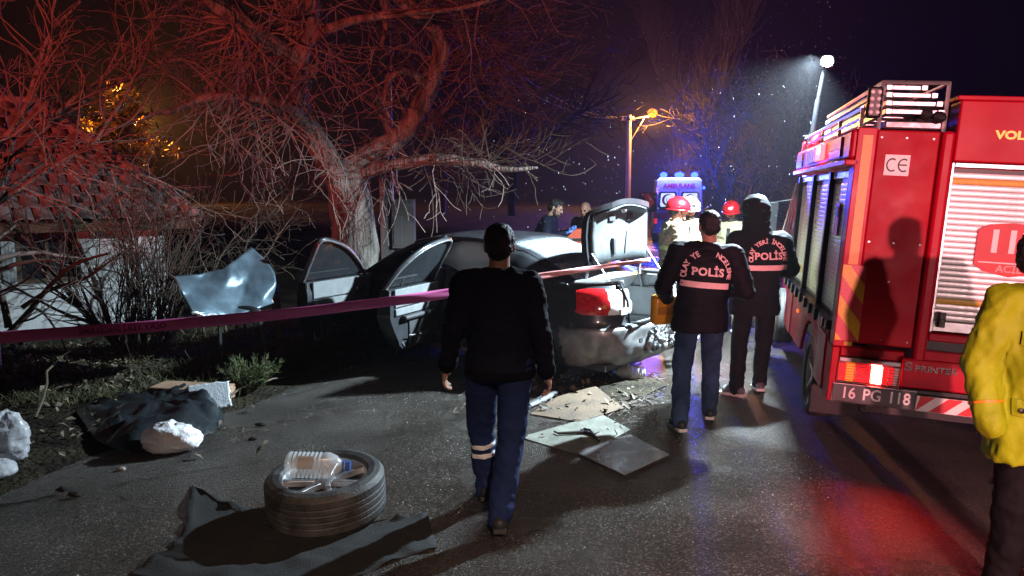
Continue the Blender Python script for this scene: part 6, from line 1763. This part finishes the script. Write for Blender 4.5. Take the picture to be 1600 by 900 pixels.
# big plastic water bottles
M_pet = pm('clear_plastic', (0.70, 0.76, 0.80), 0.14, var=0.03, alpha=0.40, coat=0.8)
M_petb = pm('blue_plastic', (0.05, 0.12, 0.40), 0.25, var=0.1, trans=0.2)
def bottle(label, loc, rot, s=1.0, capm=None):
    o = empty('water_bottle', loc, 0, label, 'bottle', 'large plastic water bottles'); o.rotation_euler = rot; o.scale = (s, s, s)
    prof = [(0.0, 0.0), (0.060, 0.0), (0.076, 0.012)]
    for k in range(8): prof += [(0.078, 0.025 + 0.024 * k), (0.0705, 0.037 + 0.024 * k)]
    prof += [(0.078, 0.222), (0.076, 0.245), (0.060, 0.285), (0.034, 0.312), (0.024, 0.320), (0.024, 0.345)]
    b = MB(); b.lathe(prof, 28); ob = b.build('bottle_body', M_pet, o, 50)
    b = MB(); b.lathe([(0.0, 0.338), (0.029, 0.338), (0.029, 0.366), (0.0, 0.370)], 18); b.lathe([(0.027, 0.322), (0.033, 0.322), (0.033, 0.332), (0.027, 0.332)], 18); b.build('bottle_cap', M_petb, o)
    b = MB(); rings = [[(0.0795 * math.cos(a), 0.0795 * math.sin(a), z) for a in [R(-150) + R(55) * k / 8 for k in range(9)]] for z in (0.075, 0.165)]
    b.loft(rings, False, False); b.build('label_patch', pm('bottle_label', (0.38, 0.38, 0.38), 0.5), o)
    return o
qa = P(452, 728, 4.12)
bottle('clear plastic water bottle lying across the spokes of the loose wheel', (q.x - 0.21, q.y - 0.05, 0.338), (0, R(92), R(2)), 1.0)
qb = G(985, 598)
bottle('crushed clear water bottle with blue cap lying in the debris behind the car', (qb.x + 0.14, qb.y + 0.05, 0.09), (0, R(-84), R(14)), 0.95)

# tarpaulin heap with a white sheet
M_tarp = pm('black_tarpaulin', (0.012, 0.016, 0.019), 0.36, var=0.35, vs=5, bump=0.3, bs=16, dist=0.03, coat=0.25)
def heap(outline_px, h, seed, name, label, cat, mat, edge_h=0.0, fall=0.55, rip=0.04, group=None):
    p2 = [G(a, b_) for a, b_ in outline_px]
    cx = sum(p.x for p in p2) / len(p2); cy = sum(p.y for p in p2) / len(p2)
    dn = []
    for a, b_ in zip(p2, p2[1:] + p2[:1]):
        for k in range(6): dn.append(a.lerp(b_, k / 6))
    rings = []
    for r in range(20):
        f = r / 19
        ring = []
        for p in dn:
            x, y = (p.x - cx) * f, (p.y - cy) * f
            z = h * (0.5 + 0.8 * smooth01(-0.45, 0.35, x)) * (1 - f ** 2.2) ** fall * (1 + 0.5 * noise.noise((x * 3 + seed, y * 3, 0))) + rip * (1 - abs(noise.noise((x * 6 + seed, y * 6, 3))) * 2.2 + 0.5 * (1 - 2.4 * abs(noise.noise((x * 13, y * 9 + seed, 6))))) * (1 - f ** 6) + edge_h * f
            an = math.atan2(y, x); z += 0.075 * (1 - 3 * abs(noise.noise((math.cos(an) * 3.2 + seed, math.sin(an) * 3.2, f * 1.3)))) * f * (1 - f ** 5)
            ring.append((x, y, max(z, 0.012)))
        rings.append(ring)
    b = MB(); b.loft(rings, True, False)
    o = b.build(name, mat, None, 60); o.location = (cx, cy, 0.0)
    return tag(o, label, cat, group), Vector((cx, cy, 0))
o, tc_ = heap([(116, 640), (150, 690), (200, 712), (262, 702), (335, 678), (350, 655), (345, 628), (300, 612), (240, 606), (180, 618)], 0.125, 4, 'tarpaulin', 'dark crumpled tarpaulin heaped at the edge of the road under the white sheet', 'tarpaulin', M_tarp, 0.0, 0.5, 0.022)
# stiff folded edge of brown card under the sheet
M_card = pm('brown_card', (0.30, 0.19, 0.12), 0.85, var=0.2, vs=8)
def drape(px_corners, lift, name, label, cat, mat, seed, d_front, thick=0.004, rip=0.012, group=None):
    """sheet hung over an upper edge: corners given top-left, top-right, bottom-right, bottom-left with heights"""
    (tl, tr_, br, bl_) = [Vector(c) for c in px_corners]
    rows = []
    for i in range(25):
        u = i / 24; row = []
        for j in range(19):
            v = j / 18
            p = tl.lerp(tr_, u).lerp(bl_.lerp(br, u), v)
            n = rip * (noise.noise((u * 5 + seed, v * 4, 1)) + 0.6 * noise.noise((u * 11 + seed, v * 7, 4)))
            e = 0.02 * noise.noise((u * 9 + seed, v * 9, 7)) if (i in (0, 24) or j in (0, 18)) else 0
            row.append(p + Vector((e, n - lift * math.sin(math.pi * v) * 0.15, n * 0.6)))
        rows.append(row)
    c = sum((q for r_ in rows for q in r_), Vector()) / (25 * 19); c.z = 0
    b = MB(); b.loft([[q - c for q in r_] for r_ in rows], False, False)
    o = b.build(name, mat, None, 60); o.location = c; o.modifiers.new('s', 'SOLIDIFY').thickness = thick
    return tag(o, label, cat, group)
M_sheet = pm('white_cloth', (0.66, 0.70, 0.74), 0.85, var=0.06, vs=5, bump=0.25, bs=60)
drape([P(292, 603, 6.35), P(358, 595, 6.35), P(362, 634, 6.12), P(304, 643, 6.08)], 0.1, 'white_sheet', 'small pale blue white sheet draped over the end of the tarpaulin heap', 'cloth', M_sheet, 2, 0)
drape([P(240, 604, 6.55), P(296, 602, 6.55), P(302, 632, 6.2), P(238, 634, 6.2)], 0.1, 'dark_cloth', 'dark cloth strip folded over the tarpaulin next to the white sheet', 'cloth', M_tarp, 5, 0)
bx = MB(); pa, pb = P(245, 606, 6.62), P(355, 598, 6.5)
c_ = (pa + pb) / 2; L_ = (pb - pa).length
bx.box(-L_ / 2, L_ / 2, -0.14, 0.14, -c_.z + 0.012, 0.0); bx.v = [v + Vector((0.015 * noise.noise(v * 6), 0.01 * noise.noise(v * 7), 0)) for v in bx.v]
o = bx.build('cardboard_box', M_card, None, 30, 0.02, 3); o.location = c_; o.rotation_euler = (0, 0, math.atan2((pb - pa).y, (pb - pa).x)); tag(o, 'long brown cardboard box under the white sheet on the verge', 'box')
# plastic bags
M_bag = pm('thin_white_plastic', (0.82, 0.83, 0.86), 0.38, var=0.04, vs=7, bump=0.5, bs=40, dist=0.02, coat=0.3)
M_bagc = pm('clear_polythene', (0.66, 0.66, 0.70), 0.22, var=0.05, vs=7, bump=0.4, bs=30, dist=0.02, alpha=0.62, coat=0.4)
def bag(label, px, py, rx, ry, rz, mat, seed):
    c = G(px, py); b = MB(); b.ell((0, 0, rz * 0.86), (rx, ry, rz), 44, 30)
    out = []
    for v in b.v:
        n = v.normalized()
        w = 1 + 0.20 * noise.noise(v * 6 + Vector((seed, 0, 0))) + 0.07 * (1 - 3.2 * abs(noise.noise(Vector((v.x * 9, v.y * 9, v.z * 20)) + Vector((0, seed, 0))))) + 0.05 * (1 - 3 * abs(noise.noise(v * 22)))
        q = Vector((v.x * w, v.y * w, rz * 0.86 + (v.z - rz * 0.86) * w))
        if q.z > rz * 1.3: q.z += 0.12 * rz * max(0, noise.noise(v * 14))
        q.z = max(q.z, 0.014); out.append(q)
    b.v = out
    # knotted ears
    for s in (-1, 1): b.tube([(s * rx * 0.12, 0, rz * 1.5), (s * rx * 0.3, 0.01, rz * 1.85), (s * rx * 0.5, 0.03, rz * 1.8)], [rz * 0.16, rz * 0.12, rz * 0.03], 8)
    o = b.build('plastic_bag', mat, None, 75); o.location = (c.x, c.y + ry * 0.8, 0.0)
    return tag(o, label, 'plastic bag', 'plastic bags')
bag('crumpled white plastic bag lying in front of the tarpaulin heap', 256, 714, 0.205, 0.13, 0.115, M_bag, 1)
bag('half transparent plastic bag standing at the frame edge on the dark verge', 2, 728, 0.15, 0.11, 0.19, M_bagc, 6)
bag('flat transparent plastic bag lying below the standing one at the frame edge', -16, 752, 0.12, 0.10, 0.06, M_bagc, 9)

# boards, tool and scraps behind the car
M_ply = pm('dirty_pale_board', (0.105, 0.108, 0.085), 0.6, var=0.35, vs=6, bump=0.2, bs=40, rvar=0.15, detail=7)
M_ply2 = pm('wet_dark_board', (0.075, 0.070, 0.070), 0.30, var=0.35, vs=5, bump=0.25, bs=30, rvar=0.12, detail=7)
M_brd = pm('brown_fibreboard', (0.075, 0.048, 0.026), 0.7, var=0.35, vs=5, bump=0.3, bs=40, detail=7)
def board(px, z, t, name, label, cat, mat, lift=None):
    pts = [G(a, b_, z) for a, b_ in px]; c = sum(pts, Vector()) / len(pts); c.z = 0
    b = MB(); n = len(pts)
    top = [p - c + Vector((0, 0, t + (lift[i] if lift else 0))) for i, p in enumerate(pts)]; bot = [v - Vector((0, 0, t)) for v in top]
    b.add(bot + top, [tuple(range(n - 1, -1, -1)), tuple(range(n, 2 * n))] + [(i, (i + 1) % n, (i + 1) % n + n, i + n) for i in range(n)])
    o = b.build(name, mat, None, 30, 0.003); o.location = c
    return tag(o, label, cat)
board([(812, 684), (908, 713), (985, 672), (940, 648)], 0.012, 0.007, 'pale_board', 'pale dirty flat board on the asphalt with the pry tool on it', 'board', M_ply)
board([(895, 706), (976, 744), (1047, 712), (985, 680)], 0.024, 0.008, 'dark_board', 'dark wet board lying partly over the pale board', 'board', M_ply2)
board([(828, 648), (905, 660), (975, 640), (930, 612), (870, 626)], 0.014, 0.008, 'fibreboard_sheet', 'brown torn fibreboard sheet just behind the car bumper', 'board', M_brd, [0, 0, 0.01, 0.05, 0.03])
board([(905, 636), (1000, 622), (1045, 602), (985, 588), (930, 606)], 0.014, 0.006, 'soil_pan', 'flat torn undertray covered with dirt near the crushed bottle', 'car undertray', M_soil, [0.0, 0, 0.01, 0.04, 0.05])
o = MB(); pa, pb = G(822, 640), G(945, 586)
pts = [pa.lerp(pb, k / 10) + Vector((0, 0, 0.03 + 0.05 * math.sin(k * 0.5) * (k / 10) + 0.03 * noise.noise((k, 0, 0)))) for k in range(11)]
o.tube(pts, [0.035 + 0.012 * math.sin(k) for k in range(11)], 8); o.v = [Vector((v.x, v.y, 0.014 + (v.z - 0.014) * 0.7)) for v in o.v]
tag(o.build('torn_plastic_strip', M_trimd, None, 50), 'long torn grey bumper strip lying along the rear wheel', 'bumper strip')
pt = empty('pry_tool', tuple(G(918, 682, 0.03)) , 0, 'black hinged pry tool lying on the pale board', 'tool')
def rl(px, py, z=0.034): return G(px, py, z) - Vector(pt.location)
b = MB(); b.tube([rl(872, 677), rl(912, 675)], [0.011, 0.013], 8); b.tube([rl(872, 677), rl(866, 674)], 0.007, 6); b.build('handle_bar', M_blackpl, pt)
b = MB(); b.tube([rl(908, 673), rl(924, 678), rl(936, 689)], [0.016, 0.014, 0.009], 8); b.tube([rl(912, 670), rl(922, 672), rl(934, 686)], [0.010, 0.010, 0.006], 8); b.build('jaw', M_blackpl, pt)
q = G(970, 576); b = MB(); b.ell((0, 0, 0.05), (0.11, 0.06, 0.05), 14, 10); b.v = [v * (1 + 0.3 * noise.noise(v * 14)) for v in b.v]
o = b.build('foam_scrap', pm('white_foam', (0.70, 0.68, 0.62), 0.8, var=0.1), None, 60); o.location = (q.x, q.y, 0.0); tag(o, 'lump of white bumper foam lying under the rear bumper', 'foam scrap')
# splinters and plastic crumbs under the car
g = Geo(); rg = np.random.default_rng(15)
for k in range(420):
    p = G(rg.uniform(850, 1030), rg.uniform(585, 640)) if k % 3 else G(rg.uniform(700, 1060), rg.uniform(560, 700))
    a = rg.uniform(0, 6.28); L = rg.uniform(0.01, 0.10)
    c = np.array([p.x, p.y, 0.022]); d = np.array([math.cos(a), math.sin(a), rg.normal(0, 0.25)]) * L
    g.tube([c - d, c, c + d], [0.003, 0.005, 0.002], 4)
o = g.build('splinters', M_twigd, None); tag(o, 'dark splinters and plastic crumbs strewn behind the car', 'debris', None, 'stuff')
M_crumb = pm('glass_crumb', (0.45, 0.52, 0.52), 0.08, var=0.1, coat=0.5)
g = Geo()
for k in range(1500):
    m_ = k % 3
    px, py = (rg.normal(985, 45), rg.normal(640, 28)) if m_ == 0 else ((rg.normal(640, 90), rg.normal(600, 22)) if m_ == 1 else (rg.uniform(420, 1300), rg.uniform(610, 860)))
    if not 575 < py < 880: continue
    p = G(px, py); r = rg.uniform(0.0012, 0.0034); c = np.array([p.x, p.y, 0.013 + r * 0.6]); d = nrm(rg.normal(0, 1, 3)) * r
    g.tube([c - d, c + d], [r * 0.9, r * 0.6], 4)
o = g.build('glass_crumbs', M_crumb, None, False); tag(o, 'crumbs of broken car glass scattered over the asphalt', 'broken glass', None, 'stuff')
for k, (px, py, s) in enumerate([(408, 667, .05), (395, 690, .035), (95, 770, .04), (118, 778, .045), (330, 672, .04)]):
    q = G(px, py); b = MB(); b.ell((0, 0, .01), (s, s * 0.45, 0.016), 9, 5); b.v = [v * (1 + 0.45 * noise.noise(v * 25 + Vector((k, 0, 0)))) for v in b.v]
    o = b.build('clod', M_soil, None, 40); o.location = (q.x, q.y, 0.012)
    tag(o, ['dark clod on the asphalt straight above the mat corner', 'smaller dark clod near the white plastic bag', 'flat dark clod on the brown asphalt, outer one of two by the standing bag', 'flat dark clod on the brown asphalt, inner one of two by the standing bag', 'dark clod touching the tarpaulin edge under the white sheet'][k], 'clod', 'clods on the asphalt')

# ------------------------------------------------------------------ barrier tape
M_tape = pm('pink_barrier_tape', (0.90, 0.19, 0.48), 0.5, var=0.16, vs=3, coat=0.0, spec=0.25, trans=0.0)
M_tapeprint = pm('tape_print', (0.32, 0.02, 0.10), 0.4)
M_tape2 = pm('lit_tape', (0.80, 0.33, 0.33), 0.35, var=0.12, vs=2)  # right run of the same tape, flood light put into a paler colour
keys = [P(-6, 528, 4.75), P(210, 512, 4.95), P(430, 492, 5.2), P(600, 472, 5.5), P(702, 458, 5.75), P(830, 434, 6.1), P(920, 420, 6.5), P(1016, 406, 7.05)]
wid = [0.082, 0.08, 0.08, 0.078, 0.078, 0.060, 0.046, 0.042]
kp, kw = smooth_poly(keys, wid, 14)
tape = empty('barrier_tape', tuple(Vector((keys[0].x, keys[0].y, 0))), 0, 'pink police barrier tape stretched from the pale post across to the boot lid', 'tape')
TO = Vector(tape.location)
for (i0, i1, nm, m) in ((0, 5 * 14 - 8, 'tape_run', M_tape), (5 * 14 - 8, len(kp) - 1, 'tape_run', M_tape2)):
    rows = []
    for i in range(i0, i1 + 1):
        p = kp[i] - TO; tw_ = 0.25 * math.sin(i * 0.13) + (0.5 if i > 74 else 0) * noise.noise((i * 0.2, 0, 0))
        t = (kp[min(i + 1, len(kp) - 1)] - kp[max(i - 1, 0)]).normalized(); side = Vector((-t.y, t.x, 0)).normalized(); upv = (Vector((0, 0, 1)) * math.cos(tw_) + side * math.sin(tw_))
        rows.append([p + upv * kw[i] * (k / 4 - 0.5) + side * 0.003 * math.sin(k * 1.6 + i * 0.4) for k in range(5)])
    b = MB(); b.loft(rows, False, False); tr_o = b.build(nm, m, tape, 60); tr_o.modifiers.new('s', 'SOLIDIFY').thickness = 0.0008
t0 = kp[4] - TO; tdir = (kp[20] - kp[4]).normalized()
Mt = T(*(kp[13] - TO + Vector((0, -0.012, 0)))) @ Matrix.Rotation(math.atan2(tdir.y, tdir.x), 4, 'Z') @ Matrix.Rotation(-math.asin(tdir.z), 4, 'Y') @ FACE_BACK
text('OLAY YERİ İNCELEME', 0.055, M_tapeprint, tape, Mt @ Matrix.Diagonal((-1, 1, 1, 1)), 0.001)

# ------------------------------------------------------------------ falling rain in the lamp light
M_rain = pm('rain_drop', (0.5, 0.55, 0.6), 0.1, var=0.02, trans=0.3)
g = Geo(); rg = np.random.default_rng(8)
for k in range(1100):
    d = rg.uniform(3.5, 12); px, py = rg.uniform(820, 1330), rg.uniform(-20, 360)
    if k % 4 == 0: px, py = rg.uniform(0, 1600), rg.uniform(-20, 420)
    p = np.array(P(px, py, d)); r = rg.uniform(0.0010, 0.0026) * (d / 7) ** 0.8
    v = np.array([rg.normal(0, .2), rg.normal(0, .2), -1]) * r * rg.uniform(1.2, 3.5)
    g.tube([p - v, p - v * 0.4, p + v * 0.4, p + v], [r * 0.2, r, r, r * 0.2], 5)
o = g.build('rain_drops', M_rain); tag(o, 'fine raindrops glinting in the flood light', 'rain', None, 'stuff')

# ------------------------------------------------------------------ damp night air
mh = bpy.data.materials.new('damp_air'); mh.use_nodes = True
t = mh.node_tree
for n in list(t.nodes): t.nodes.remove(n)
ho = t.nodes.new('ShaderNodeOutputMaterial'); hv = t.nodes.new('ShaderNodeVolumePrincipled')
hv.inputs['Color'].default_value = (0.85, 0.87, 0.95, 1); hv.inputs['Density'].default_value = 0.0009; hv.inputs['Anisotropy'].default_value = 0.45
t.links.new(hv.outputs[0], ho.inputs['Volume'])
b = MB(); b.box(-75, 110, -32, 82, -2.0, 34)
o = b.build('haze', mh, None, 0); tag(o, 'thin damp night air filled with drizzle', 'haze', None, 'stuff')
